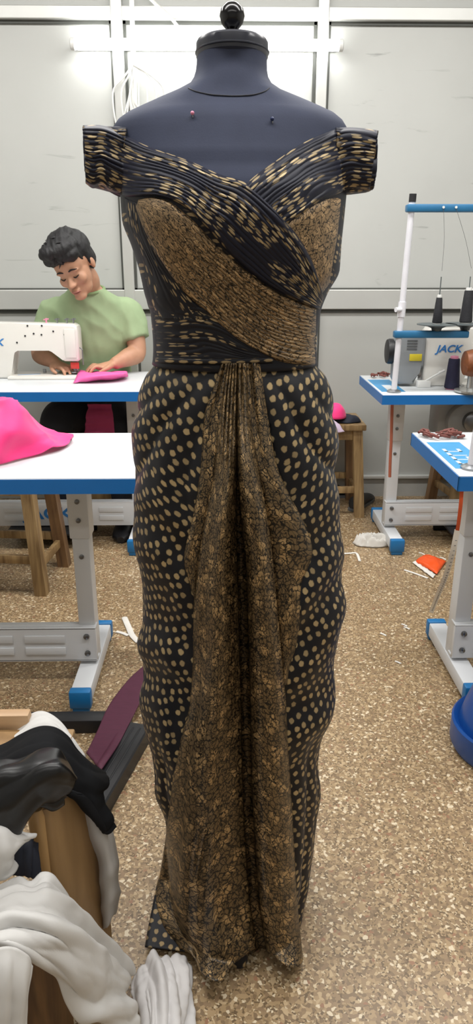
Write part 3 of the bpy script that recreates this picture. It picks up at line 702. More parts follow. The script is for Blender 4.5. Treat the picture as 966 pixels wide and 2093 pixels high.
# ================================================================== TABLES, MACHINES, STOOLS
def table(label, x0, length, y0, y1, h, legx, logo=False, pedal=False, motor=False, sticker=False, group='white sewing tables with blue edges', under=True):
    t = thing('sewing_table', label, 'table', (x0+length/2, (y0+y1)/2, 0), 0, group)
    x1 = x0+length; yc = (y0+y1)/2; th = .042
    b = B(); bx(b, x0+.002, x1-.002, y0+.002, y1-.002, h-th, h, .002); top = obj('tabletop', b, M['table_white'], t)
    b = B()
    for a in ((x0, x1, y0, y0+.004), (x0, x1, y1-.004, y1), (x0, x0+.004, y0, y1), (x1-.004, x1, y0, y1)): bx(b, a[0], a[1], a[2], a[3], h-th-.001, h-.003, 0)
    obj('edge_band', b, M['blue'], top)
    if sticker:
        cx, cy = x0+.10, y0+.17; r = Matrix.Rotation(0.0, 3, 'Z')
        b = B(); bx(b, x0+.012, x0+.115, y0+.07, y1-.14 if y1-y0 < .54 else y1-.09, h, h+.0008); st = obj('sticker', b, M['lightblue'], top)
        b = B(); ya = y0+.1
        if sticker == 2:
            for i in range(4):
                bx(b, x0+.035, x0+.088, ya+.012+i*.045, ya+.018+i*.045, h+.0008, h+.0013)
                bx(b, x0+.035, x0+.045, ya+.012+i*.045, ya+.045+i*.045, h+.0008, h+.0013)
                if i % 2: bx(b, x0+.078, x0+.088, ya+.012+i*.045, ya+.045+i*.045, h+.0008, h+.0013)
        else: bx(b, x0+.045, x0+.085, ya, ya+.14, h+.0008, h+.0013)
        obj('sticker_print', b, M['table_white'], st)
    for lx in legx:
        sg = 1 if lx > (x0+x1)/2 else -1
        b = B(); bx(b, lx-.031, lx+.031, yc-.036, yc+.036, .50, h-th, .004); bx(b, lx-.026, lx+.026, yc-.031, yc+.031, .05, .52, .004)
        lg = obj('leg', b, M['paint'], t)
        for zz in (.56, .62, .44):
            b = B(); lathe(b, [(.0075, 0), (.0075, -.004), (.004, -.006), (.0001, -.006)], (lx, yc-(.036 if zz > .5 else .031), zz), 10, 'y'); obj('adjusting_bolt', b, M['bolt'], lg)
        b = B(); bx(b, lx-.12, lx+.12, yc-.03, yc+.03, h-th-.012, h-th, .002); obj('top_bracket', b, M['paint'], lg)
        b = B(); bx(b, lx-.03, lx+.03, y0+.075, y1-.045, .022, .072, .004); ft = obj('foot', b, M['paint'], t)
        for ya, yb in ((y0+.045, y0+.077), (y1-.047, y1-.015)):
            b = B(); bx(b, lx-.033, lx+.033, ya, yb, .016, .076, .006); bx(b, lx-.026, lx+.026, min(ya, yb)+.004, max(ya, yb), .0, .02, .005); obj('end_cap', b, M['blue_cap'], ft)
        for yy in (y1-.08, y0+.11):
            b = B(); lathe(b, [(.02, 0), (.022, .006), (.012, .022)], (lx, yy, 0), 12); obj('levelling_pad', b, M['black'], ft)
    la, lb = min(legx), max(legx); zb0, zb1 = .085, .205; yb = yc-.04
    b = B(); bx(b, la-.03, lb+.03, yb-.012, yb+.004, zb0, zb1, .003); bx(b, la-.03, lb+.03, yb-.012, yb+.03, zb1-.006, zb1, .001); bx(b, la-.03, lb+.03, yb-.012, yb+.03, zb0, zb0+.006, .001)
    cb = obj('crossbeam', b, M['paint'], t)
    n = 5; wd = (lb-la-.1)/n
    for i in range(n):
        if i == 2 and logo: continue
        b = B()
        for z in (zb0+.026, zb1-.052): bx(b, la+.05+i*wd+.018, la+.05+(i+1)*wd-.018, yb-.0165, yb-.011, z, z+.026, .002)
        obj('pressed_ribs', b, M['paint'], cb)
    if logo: text('logo', 'JACK', ((la+lb)/2, yb-.0125, (zb0+zb1)/2), .085, M['logo'], None) if False else None
    if logo:
        tx = text('logo', 'JACK', Vector(((la+lb)/2, yb-.0128, (zb0+zb1)/2))-Vector(t.location), .082, M['logo'], cb, sx=1.25, shear=0.0)
    for lx in (la, lb):
        for z in (zb0+.03, zb1-.03):
            b = B(); lathe(b, [(.0095, 0), (.0095, -.006), (.005, -.009), (.0001, -.009)], (lx, yb-.012, z), 10, 'y'); obj('bolt', b, M['bolt'], cb)
    if pedal:
        b = B(); box(b, ((la+lb)/2, yc-.02, .075), (.38, .26, .012), .004, None); bx(b, (la+lb)/2-.2, (la+lb)/2+.2, yc+.10, yc+.12, .0, .08, .004); pd = obj('pedal', b, M['black'], t)
    if motor:
        mx = x0+.40; b = B(); bx(b, mx-.09, mx+.12, yc-.05, yc+.1, h-.24, h-th, .02); lathe(b, [(.07, -.06), (.085, -.05), (.085, .05), (.07, .06)], (mx+.03, yc-.05, h-.16), 24, 'y'); md = obj('motor', b, M['grey_motor'], t)
        b = B(); lathe(b, [(.03, -.03), (.045, -.02), (.045, .02), (.03, .03)], (mx+.05, yc-.12, h-.15), 20, 'y'); obj('pulley', b, M['bolt'], md)
        b = B(); bx(b, mx+.16, mx+.3, yc-.1, yc+.1, h-.22, h-th, .008); obj('control_box', b, M['black'], t)
    return t
t_nl = table('white sewing table with blue edge in the left foreground carrying a bright pink cloth heap', -1.6, 1.40, 1.785, 2.305, .76, (-.44, -1.36))
t_fl = table('white sewing table with blue edge where the man in the green T-shirt sews', -1.45, 1.20, 3.0, 3.565, .775, (-.42, -1.28), logo=True, pedal=True)
t_nr = table('white sewing table with blue edge, the nearest one at the right border', .62, 1.2, 1.79, 2.295, .76, (.760, 1.70), sticker=2)
t_fr = table('white sewing table with blue edge carrying the thread stand and machine at the back right', .67, 1.2, 2.985, 3.52, .76, (.80, 1.72), logo=True, pedal=True, motor=True, sticker=1)

def machine():
    r = thing('sewing_machine', 'x', 'sewing machine', (0, 0, 0), 0, 'white industrial sewing machines')
    # right end (needle) at x = 0, table top at z = 0, runs to x = -0.505
    prof_ = [(-.505, .0), (-.505, .235), (-.49, .256), (-.30, .252), (-.02, .246), (-.004, .236), (0, .22), (0, .085), (-.008, .078), (-.07, .078), (-.078, .085), (-.118, .132), (-.135, .140), (-.285, .140), (-.305, .128), (-.312, .11), (-.318, .03), (-.322, .0)]
    b = B(); prism(b, prof_, -.05, .05, .012); bd = obj('arm_body', b, M['machine'], r)
    b = B(); bx(b, -.33, .03, -.09, .09, 0.0, .014, .004); obj('bed', b, M['machine'], r)
    b = B(); bx(b, -.075, .012, -.035, .05, .014, .0165, .001); obj('needle_plate', b, M['steel'], r)
    b = B(); bx(b, -.062, -.012, -.054, -.049, .095, .225, .002); obj('face_cover', b, M['machine'], bd)
    b = B(); tube(b, [(-.022, -.0, .08), (-.022, -.0, .03)], .0045, 8); tube(b, [(-.022, 0, .03), (-.022, 0, .012)], .0012, 6); obj('needle_bar', b, M['steel'], r)
    b = B(); tube(b, [(-.04, .0, .085), (-.04, 0, .035)], .004, 8); box(b, (-.034, -.012, .025), (.022, .04, .006), .002); box(b, (-.034, -.0, .032), (.012, .012, .02), .002); obj('presser_foot', b, M['steel'], r)
    b = B(); box(b, (-.03, -.018, .055), (.04, .006, .03), .003); box(b, (-.048, -.008, .055), (.004, .02, .03), .001); obj('finger_guard', b, mat('red_guard', '#d9473f', .4), r)
    for x, z in ((-.06, .20), (-.05, .205), (-.056, .185), (-.11, .215), (-.165, .20), (-.20, .205), (-.24, .195), (-.16, .24), (-.225, .24), (-.42, .235), (-.28, .165)):
        b = B(); lathe(b, [(.0042, -.0505), (.0042, -.052), (.003, -.053), (.0001, -.053)], (x, 0, z), 8, 'y'); obj('screw', b, M['black'], bd)
    for x, m in ((-.055, 'steel'), (-.10, 'steel'), (-.15, 'pinkcore'), (-.025, 'steel')):
        b = B(); tube(b, [(x, 0, .245), (x, 0, .27)], .004, 8); tube(b, [(x-.012, 0, .262), (x+.012, 0, .266)], .003, 6); obj('thread_guide', b, M[m], bd)
    b = B(); tube(b, [(0.0, -.03, .14), (.012, -.03, .13), (.012, -.03, .06)], .003, 6); obj('thread_lever', b, M['steel'], bd)
    text('logo', 'JACK', Vector((-.40, -.0506, .165)), .044, M['logo'], bd, sx=1.1)
    # drive end
    b = B(); prism(b, [(-.62, .012), (-.63, .03), (-.63, .20), (-.615, .228), (-.515, .228), (-.506, .215), (-.506, .09), (-.535, .07), (-.545, .012)], -.06, .06, .012); mb = obj('motor_box', b, M['grey_motor'], r)
    b = B(); bx(b, -.575, -.520, -.0625, -.06, .115, .145, .001); obj('warning_label', b, M['yellow'], mb)
    b = B()
    for i in range(4): bx(b, -.59, -.545, -.0618, -.06, .165+i*.012, .170+i*.012, 0)
    obj('vents', b, M['grey_dark'], mb)
    b = B(); lathe(b, [(.03, -.668), (.052, -.664), (.056, -.655), (.056, -.640), (.045, -.632), (.02, -.63)], (0, 0, .15), 28, 'x'); obj('hand_wheel', b, M['black'], r)
    b = B(); bx(b, -.535, -.475, -.085, -.052, 0, .03, .004); tube(b, [(-.50, -.07, .026), (-.47, -.085, .05), (-.43, -.085, .072)], .004, 8); tube(b, [(-.445, -.085, .066), (-.42, -.085, .077)], .0055, 8); obj('bobbin_winder', b, M['white_plastic'], r)
    return r
m0 = machine()
XN = P(163, 720, 3.37).x
m0.location = (XN, 3.40, .775); m0['label'] = 'white sewing machine at which the man in the green T-shirt sews'
XK = P(871, 700, 3.18).x
dup(m0, (XK+.505, 3.24, .76), 0, 'white sewing machine with grey motor box on the back right table')

def stool(label, loc, rz, w=.34, d=.27, h=.5, m='wood_old', md='wood_dark'):
    s = thing('wooden_stool', label, 'stool', (0, 0, 0), 0, 'wooden stools')
    b = B(); bx(b, -w/2-.02, w/2+.02, -d/2-.02, d/2+.02, h-.03, h, .004); obj('seat', b, M[m], s)
    for sx in (-1, 1):
        for sy in (-1, 1):
            b = B(); q = .024
            def sq(x, y, z): return [Vector((x-q, y-q, z)), Vector((x+q, y-q, z)), Vector((x+q, y+q, z)), Vector((x-q, y+q, z))]
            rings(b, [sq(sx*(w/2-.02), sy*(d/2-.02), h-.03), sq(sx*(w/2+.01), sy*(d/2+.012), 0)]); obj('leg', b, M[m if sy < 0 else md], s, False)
    for sy in (-1, 1):
        b = B(); bx(b, -w/2+.01, w/2-.01, sy*(d/2-.02)-.01, sy*(d/2-.02)+.01, h-.085, h-.03, .002); obj('apron', b, M[m], s)
        b = B(); bx(b, -w/2+.02, w/2-.02, sy*(d/2)-.01, sy*(d/2)+.01, .13, .165, .002); obj('stretcher', b, M[m], s)
    for sx in (-1, 1):
        b = B(); bx(b, sx*(w/2)-.01, sx*(w/2)+.01, -d/2+.02, d/2-.02, .10, .135, .002); obj('stretcher', b, M[m], s)
        b = B(); bx(b, sx*(w/2-.02)-.01, sx*(w/2-.02)+.01, -d/2+.02, d/2-.02, h-.085, h-.03, .002); obj('apron', b, M[m], s)
    s.location = loc; s.rotation_euler = (0, 0, rz); return s
g1 = G(90, 1200)
s0 = stool('weathered wooden stool with splayed legs behind the left foreground table', (g1.x-.175+.02, g1.y+.10, 0), math.radians(-6))
g2 = G(730, 1036)
dup(s0, (g2.x-.20, 3.715, 0), 0, 'wooden stool by the back wall with pink cloth on it, right of the gown')
g3 = G(905, 1030)
dup(s0, (g3.x+.14, 3.70, 0), math.radians(8), 'wooden stool seen under the two right-hand tables')
dup(s0, (-.735, 3.68, 0), 0, 'wooden stool under the seated man in the green T-shirt').scale = (1, 1, .9)

# ---- thread stand on the far right table
def thread_stand(base, top, label, armlen, lowz, trays=True):
    r = thing('thread_stand', label, 'thread stand', base, 0, 'thread stands')
    bv, tv = Vector(base), Vector(top); u = (tv-bv)
    at = lambda z: bv+u*((z-bv.z)/u.z)
    b = B(); tube(b, [bv, tv], .0125, 14); pole = obj('pole', b, M['stand_white'], r)
    b = B(); lathe(b, [(.03, 0), (.03, .005), (.02, .01), (.014, .012)], bv, 18); obj('base_washer', b, M['steel'], r)
    b = B(); tube(b, [tv-u.normalized()*.002, tv+u.normalized()*.028], .0145, 14); obj('top_cap', b, M['black'], pole)
    q = at(tv.z-.022); b = B(); bx(b, q.x-.022, q.x+armlen, q.y-.022, q.y+.022, q.z-.005-.012, q.z+.012, .006)
    ar = obj('guide_arm', b, M['stand_blue'], r)
    b = B()
    for dx in (.12, .17, armlen-.03): lathe(b, [(.005, -.023), (.005, -.026)], (q.x+dx, q.y, q.z), 8, 'y')
    obj('guide_hole', b, M['white_plastic'], ar)
    q = at(lowz+.10); b = B(); tube(b, [q-u.normalized()*.03, q+u.normalized()*.03], .0165, 14); tube(b, [q+Vector((-.006, -.01, 0)), q+Vector((-.03, -.02, 0))], .01, 10); obj('clamp_collar', b, M['stand_white'], pole)
    if trays:
        q = at(lowz); b = B(); bx(b, q.x-.024, q.x+.29, q.y-.02, q.y+.02, q.z-.015, q.z+.014, .006); sa = obj('spool_arm', b, M['stand_blue'], r)
        for dx, dy in ((.155, .0), (.285, .03)):
            c = q+Vector((dx, dy, .014)); 
            b = B(); lathe(b, [(.018, -.002), (.022, .010), (.04, .018), (.082, .024), (.082, .027), (.02, .027)], c, 32); tube(b, [c+Vector((0, 0, .02)), c+Vector((0, 0, .215))], .0022, 6); tr = obj('spool_tray', b, M['tray'], sa)
    return r, at
pb = G(804, 801, .761); 
pt = P(842, 412, pb.y)
st, AT = thread_stand(pb, pt, 'tall white thread stand with blue arms and black cones on the back right table', .36, P(812, 683, pb.y).z)
lowz = P(812, 683, pb.y).z; qb = AT(lowz)
def cone(label, c, r0, r1, h, m, name='thread_cone', group='cones of dark thread'):
    t = thing(name, label, 'thread', c, 0, group); c = Vector(c)
    b = B(); lathe(b, [(r0*.9, .004), (r0, .008), (lerp(r0, r1, .5), h*.5), (r1, h-.006), (r1*.9, h-.002)], c, 24); obj('thread_winding', b, M[m], t)
    b = B(); lathe(b, [(r0*.8, 0), (r0*.82, .006), (r1*.75, h-.004), (r1*.7, h+.008), (r1*.45, h+.009)], c, 20); obj('core', b, M['pinkcore' if m == 'thread_navy' else 'white_plastic'], t)
    return t
c1 = qb+Vector((.155, 0, .0415)); c2 = qb+Vector((.285, .03, .0415))
cone('black thread cone nearest the pole on the thread stand tray', c1, .021, .0125, .108, 'thread_black')
cone('black thread cone at the outer end of the thread stand tray', c2, .027, .018, .135, 'thread_black')
cn = G(922, 795, .761); cone('dark navy thread cone standing on the back right table before the machine', cn, .033, .024, .135, 'thread_navy')
for c, h, dx, lab in ((c1, .21, .12, 'fine dark thread rising from the smaller cone to the blue guide arm'), (c2, .22, .17, 'fine dark thread rising from the larger cone to the middle hole of the guide arm'), (c2+Vector((.01, 0, 0)), .2, .33, 'fine dark thread running up to the far end of the blue guide arm')):
    b = B(); q = AT(pt.z-.022)+Vector((dx, -.026, -.005)); tube(b, [c+Vector((0, 0, h)), lerp(c+Vector((0, 0, h)), q, .5)+Vector((.006, 0, 0)), q], .0007, 4, 10)
    tag(obj('thread', b, M['grey_dark']), lab, 'thread', 'threads on the thread stand')
pb2 = G(963, 957, .761)
thread_stand(pb2, (pb2.x+.035, pb2.y, 1.5), 'white thread stand pole at the right border on the nearest right table', .3, 1.1, False)
# tin wheel and copper thread next to the navy cone
tw = thing('copper_thread_spool', 'coppery brown thread spool over a metal disc beside the navy cone', 'thread', P(962, 745, 3.02))
c = P(968, 742, 3.03); b = B(); lathe(b, [(.02, -.05), (.05, -.04), (.058, -.01), (.05, .03), (.02, .045)], c, 24, 'x'); obj('thread_winding', b, M['copper'], tw)
cz = .761; b = B(); lathe(b, [(.05, cz), (.07, cz+.004), (.07, cz+.012), (.02, cz+.02), (.02, c.z-.045)], (c.x, c.y, 0), 28); obj('metal_disc', b, M['tin'], tw)
# cloth behind the far right machine
sheet('white_cloth', [[(972, 588, 3.62), (955, 598, 3.60), (943, 625, 3.58), (938, 668, 3.56), (936, 700, 3.55)], [(1030, 580, 3.60), (1000, 592, 3.56), (975, 625, 3.54), (970, 668, 3.53), (968, 700, 3.52)], [(1090, 590, 3.62), (1060, 600, 3.58), (1040, 630, 3.56), (1030, 668, 3.54), (1025, 700, 3.53)]], M['cloth_white'], None, 30, 26, .003, .006, 40, (0.2, 1, 0), 3.3)
tag(bpy.data.objects['white_cloth'], 'creased white cloth hanging behind the machine at the right border', 'cloth')
# scissors-like red brown bits on the two right tables
def bits(label, px, py, z, n, sp, sd):
    rnd = random.Random(sd); c = G(px, py, z+.004); b = B()
    for i in range(n):
        a = rnd.uniform(0, 6.28); p = c+Vector((rnd.uniform(-sp, sp), rnd.uniform(-sp*.5, sp*.5), rnd.uniform(0, .012)))
        tube(b, [p, p+Vector((math.cos(a)*.02, math.sin(a)*.02, .006)), p+Vector((math.cos(a+1.2)*.03, math.sin(a+1.2)*.03, 0))], rnd.uniform(.0025, .005), 6, 8)
    return tag(obj('thread_tangle', b, M['brownbits']), label, 'thread', None)
bits('small heap of reddish brown thread on the far corner of the back right table', 785, 769, .76, 16, .05, 1)
bits('small heap of reddish brown thread near the back edge of the nearest right table', 898, 891, .76, 22, .055, 2)
dn = G(825, 772, .76); b = B(); bx(b, dn.x-.03, dn.x+.03, dn.y-.012, dn.y+.012, .76, .778, .005); tag(obj('bobbin_case', b, M['black']), 'small black block lying behind the pole on the back right table', 'bobbin case')
# pen, small things on the far left table
b = B(); g = G(60, 770, .779); tube(b, [g+Vector((-.05, -.01, .004)), g+Vector((.05, .015, .004))], .0075, 10); tag(obj('marker_pen', b, mat('pen_blue', '#5b7fa6', .4)), 'blue-grey marker pen lying under the arm of the far left machine', 'pen')
b = B(); g = G(92, 767, .776); lathe(b, [(.02, 0), (.02, .012), (.008, .013), (.008, .03)], g, 16); tag(obj('bobbin', b, M['grey_motor']), 'grey metal bobbin on the table beside the blue-grey pen', 'bobbin')
# red cord down the far right table leg, measuring tape at the near right table
g = P(800, 830, 3.0); b = B(); lp = [P(801, 826, 3.14), P(800, 860, 3.14), P(799, 900, 3.14), P(797, 940, 3.14), P(796, 975, 3.14)]
tube(b, lp, .007, 8, 16); tag(obj('cord', b, M['redcord']), 'faded red cord hanging beside the leg of the back right table', 'cord')
tp = thing('measuring_tape', 'measuring tape, orange above and white below, trailing from the nearest right table to the floor', 'tape', P(942, 1003, 1.84))
def ribbon(pts, w, n=30):
    f = crv(pts); b = B(); L = []
    for i in range(n):
        t = i/(n-1); p = f(t); d = (f(min(1, t+.02))-f(max(0, t-.02))).normalized(); s = d.cross(CAM-p).normalized(); nn = d.cross(s).normalized()*.0006
        L.append([p-s*w/2-nn, p+s*w/2-nn, p+s*w/2+nn, p-s*w/2+nn])
    rings(b, L); return b
obj('tape_orange_end', ribbon([P(943, 1002, 1.80), P(941, 1030, 1.80), P(937, 1065, 1.81), P(934, 1084, 1.82)], .010), M['orange2'], tp)
tv = obj('tape_white_end', ribbon([P(934, 1083, 1.82), P(924, 1130, 1.84), P(911, 1175, 1.90), P(895, 1215, 2.02), P(880, 1252, 2.22)], .015), M['tapewhite'], tp)
b = B()
f = crv([P(934, 1083, 1.815), P(924, 1130, 1.835), P(911, 1175, 1.895), P(895, 1215, 2.015), P(880, 1252, 2.215)])
for i in range(2, 34): p = f(i/35); box(b, p+Vector((.002, -.001, 0)), (.005, .0012, .0016))
obj('tape_marks', b, M['grey_dark'], tv)
# shoes by the right stool
def shoe(label, px, py, rz):
    g = G(px, py); s = thing('shoe', label, 'shoe', (g.x, g.y, 0), rz, 'black shoes by the back wall'); s.rotation_euler = (0, 0, 0)
    R = Matrix.Rotation(rz, 4, 'Z'); b = B(); L = []
    for x, w, h in ((-.13, .02, .05), (-.12, .034, .085), (-.06, .036, .08), (0, .036, .062), (.06, .043, .05), (.11, .038, .04), (.135, .015, .03)):
        L.append([Vector(g)+R @ Vector((x, w*math.cos(2*PI*i/14), max(.012, h*.5+h*.5*math.sin(2*PI*i/14)))) for i in range(14)])
    rings(b, L); obj('upper', b, M['black'], s)
    b = B(); L = []
    for x, w in ((-.135, .02), (-.12, .036), (-.03, .033), (.06, .046), (.115, .04), (.14, .016)): L.append([Vector(g)+R @ Vector((x, y, z)) for y, z in ((-w, 0), (w, 0), (w, .016), (-w, .016))])
    rings(b, L); obj('sole', b, M['grey_dark'], s)
    return s
shoe('black shoe on the floor just right of the back wall stool', 738, 1032, math.radians(60))
shoe('black shoe under the back wall stool beside the gown', 700, 1014, math.radians(10))
# things on the right stool
def stz(px, py): return G(px, py, .505)
def lump(name, label, cat, pts, m, amp, seed, group=None, nu=30, nv=24, thick=.003, freq=30, world=False, **k):
    o = sheet(name, pts, M[m], None, nu, nv, thick, amp, freq, (1, .3, 0), seed, world=world, **k); return tag(o, label, cat, group)
q = G(700, 870, .505)
def heap(name, label, cat, c, rx, ry, h, m, seed, amp=.012, group=None, freq=2.2, n=40, skirt=0.0):
    """soft crumpled heap lying on a surface"""
    def g(u, v):
        a = 2*PI*u; r = v
        wob = 1+.22*nz(math.cos(a)*1.3+seed, math.sin(a)*1.3, seed)
        x, y = c[0]+rx*wob*r*math.cos(a), c[1]+ry*wob*r*math.sin(a)
        z = c[2]+.003+h*(1-r**2.6)**.8 if r < 1 else c[2]+.003
        nn = nz(x*freq*9, y*freq*9, seed+2); z += amp*(1-abs(nn)*2.2)*min(1, (1-r)*5)
        return Vector((x, y, max(c[2]+.002, z)))
    o = gridmesh(name, g, n, 24, m if not isinstance(m, str) else M[m], None, None, .003); return tag(o, label, cat, group)
heap('folded_garment', 'black folded cloth on the back wall stool under the pink one', 'cloth', (G(708, 862, .5).x, G(708, 862, .5).y, .5), .075, .05, .03, 'cloth_navy', 1.0, .006)
heap('pink_cloth', 'crumpled bright pink cloth on the back wall stool beside the gown', 'cloth', (G(684, 852, .53).x, G(684, 852, .53).y, .525), .055, .05, .065, 'pink', 5.0, .008)
sheet('white_rag', [[(668, 852, 3.58), (680, 858, 3.57), (694, 868, 3.56)], [(668, 866, 3.57), (684, 872, 3.555), (700, 878, 3.55)], [(670, 876, 3.56), (688, 884, 3.55), (704, 882, 3.545)]], M['lav'], None, 16, 14, .006, .002, 20, (1, 0, 0), 2.0)
tag(bpy.data.objects['white_rag'], 'pale lavender cloth hanging over the front of the back wall stool', 'cloth')
# floor litter
def scrap(label, pix, z=.004, name='fabric_scrap', m='paper', w=.012, flat=.3, group=None):
    b = B(); tube(b, [G(x, y, z) for x, y in pix], w/2, 8, 16, True, 1.0)
    for v in b.verts: v.co.z = max(.0006, .0006+(v.co.z-z+w/2)*flat)
    return tag(obj(name, b, M[m]), label, 'scrap', group)
heap('crumpled_paper', 'crumpled white paper on the floor left of the back right table foot', 'paper', (G(760, 1112).x, G(760, 1112).y, 0), .095, .05, .018, 'paper', 8.0, .035, None, 4.0, 60)
scrap('white bent thread strip on the floor right of the gown', [(698, 1131), (715, 1130), (728, 1130), (735, 1146)])
scrap('white paper stick on the floor in front of the orange packet', [(826, 1164), (850, 1172), (874, 1181)])
scrap('curled white tape strip on the floor left of the gown', [(254, 1262), (262, 1280), (270, 1298), (283, 1312)], w=.022)
scrap('thin white strip at the blue foot cap left of the gown', [(238, 1290), (250, 1293), (262, 1298)], w=.014)
for i, (x, y) in enumerate(((826, 1276), (783, 1295), (831, 1282), (862, 1130), (905, 1140), (813, 1352))):
    scrap(['tiny white lint speck on the floor between the gown and the nearest right table, upper', 'tiny white lint speck on the open floor closest to the gown', 'tiny white lint speck on the floor beside the longer one near the foot cap', 'tiny white lint speck just above the orange packet', 'tiny white lint speck at the upper right of the orange packet', 'tiny white lint speck lowest on the open floor'][i], [(x-6, y-2), (x, y), (x+6, y+3)], w=.008, name='lint_speck', group='lint specks on the floor')
op = thing('snack_packet', 'crumpled orange packet with white edges lying on the floor at the right', 'packet', G(876, 1158))
c = [G(846, 1150), G(868, 1136), G(911, 1150), G(892, 1176)]
def pk(u, v):
    p = lerp(lerp(c[0], c[1], v), lerp(c[3], c[2], v), u); return Vector((p.x, p.y, .006+.022*(16*u*(1-u)*v*(1-v))**.6+.004*nz(u*5, v*5, 2)))
gridmesh('packet_body', pk, 20, 16, M['orange'], op, None, .002)
c2_ = [G(842, 1152), G(848, 1149), G(889, 1177), G(884, 1184)]
def pk2(u, v):
    p = lerp(lerp(c2_[0], c2_[1], v), lerp(c2_[3], c2_[2], v), u); return Vector((p.x, p.y, .006+.004*nz(u*9, v*3, 5)))
gridmesh('torn_edge', pk2, 24, 4, M['paper'], op, None, .002)
# blue bin at the right border
bn = thing('plastic_tub', 'blue plastic tub with a thick lip round its foot, cut by the right border', 'tub', (0, 0, 0))
gb = G(958, 1566); cxb, cyb = gb.x+.134, gb.y+.075
b = B(); lathe(b, [(.0001, .0), (.13, .0), (.143, .07), (.128, .13), (.10, .22), (.085, .30), (.075, .31), (.0001, .312)], (cxb, cyb, 0), 40); obj('tub_wall', b, M['bin'], bn)
b = B(); lathe(b, [(.13, .002), (.152, .004), (.160, .02), (.160, .082), (.155, .088), (.150, .084), (.138, .072)], (cxb, cyb, 0), 40); obj('tub_lip', b, M['bin'], bn)
bn.location = (0, 0, 0)

# ================================================================== THE MAN AT THE MACHINE
man = thing('person', 'seated person in a green T-shirt bending over a white sewing machine on the left', 'person', (-.735, 3.64, .5))
X0 = P(184, 640, 3.62).x
def loft(bm, rs, n=28):
    rings(bm, [[Vector((cx+wx*math.copysign(abs(math.cos(2*PI*i/n))**.85, math.cos(2*PI*i/n)), cy+wy*math.copysign(abs(math.sin(2*PI*i/n))**.85, math.sin(2*PI*i/n)), z)) for i in range(n)] for z, wx, wy, cy, cx in rs])
TOR = [(.47, .15, .12, 3.70, X0), (.53, .175, .13, 3.69, X0), (.65, .17, .12, 3.685, X0), (.78, .165, .115, 3.665, X0), (.90, .185, .12, 3.645, X0), (1.0, .19, .115, 3.63, X0), (1.06, .185, .10, 3.62, X0), (1.105, .155, .09, 3.605, X0+.002), (1.145, .105, .075, 3.585, X0+.002), (1.175, .07, .062, 3.56, X0+.002)]
HC = P(152, 541, 3.43)
RM = (Matrix.Rotation(math.radians(-14), 4, 'Y') @ Matrix.Rotation(math.radians(-17), 4, 'Z') @ Matrix.Rotation(math.radians(24), 4, 'X'))
HS = 1.04
HM = Matrix.Translation(HC) @ RM @ Matrix.Diagonal((HS, HS, HS, 1))
def H(x, y, z): return HM @ Vector((x, y, z))
SR, ER, WR = Vector((X0+.178, 3.62, 1.045)), P(280, 722, 3.56), P(232, 744, 3.46)
SL, EL, WL = Vector((X0-.178, 3.62, 1.045)), P(82, 722, 3.56), P(112, 742, 3.47)
FR, FL = P(168, 757, 3.40), P(142, 757, 3.40)
b = B(); loft(b, TOR)
# neck
tube(b, [Vector((X0+.008, 3.60, 1.10)), Vector((X0+.006, 3.565, 1.17)), H(.0, .04, -.09), H(0, .02, 0)], [.075, .062, .056, .05], 18, 16)
# head
def hell(c, r, rot=None):
    vs = ell(b, (0, 0, 0), r, rot, 3); bmesh.ops.transform(b, matrix=HM @ Matrix.Translation(c), verts=vs)
for c, r in (((0, .012, .035), (.077, .096, .092)), ((0, -.028, -.03), (.066, .068, .088)), ((0, -.038, -.082), (.056, .050, .044)), ((0, -.078, -.110), (.031, .021, .018)), ((0, -.05, .03), (.066, .05, .06)),
             ((.031, -.084, .010), (.026, .012, .008)), ((-.031, -.084, .010), (.026, .012, .008)), ((.042, -.068, -.035), (.024, .022, .026)), ((-.042, -.068, -.035), (.024, .022, .026)),
             ((.03, -.078, -.010), (.016, .014, .012)), ((-.03, -.078, -.010), (.016, .014, .012)), ((0, -.094, -.072), (.024, .012, .007)), ((0, -.092, -.083), (.019, .011, .0075)),
             ((.013, -.104, -.046), (.009, .011, .008)), ((-.013, -.104, -.046), (.009, .011, .008)), ((0, -.113, -.044), (.0115, .012, .0105)),
             ((.079, .012, -.012), (.010, .018, .031)), ((-.079, .012, -.012), (.010, .018, .031))): hell(c, r)
tube(b, [H(0, -.082, .012), H(0, -.098, -.018), H(0, -.112, -.042)], [.009*HS, .010*HS, .011*HS], 12, 8)
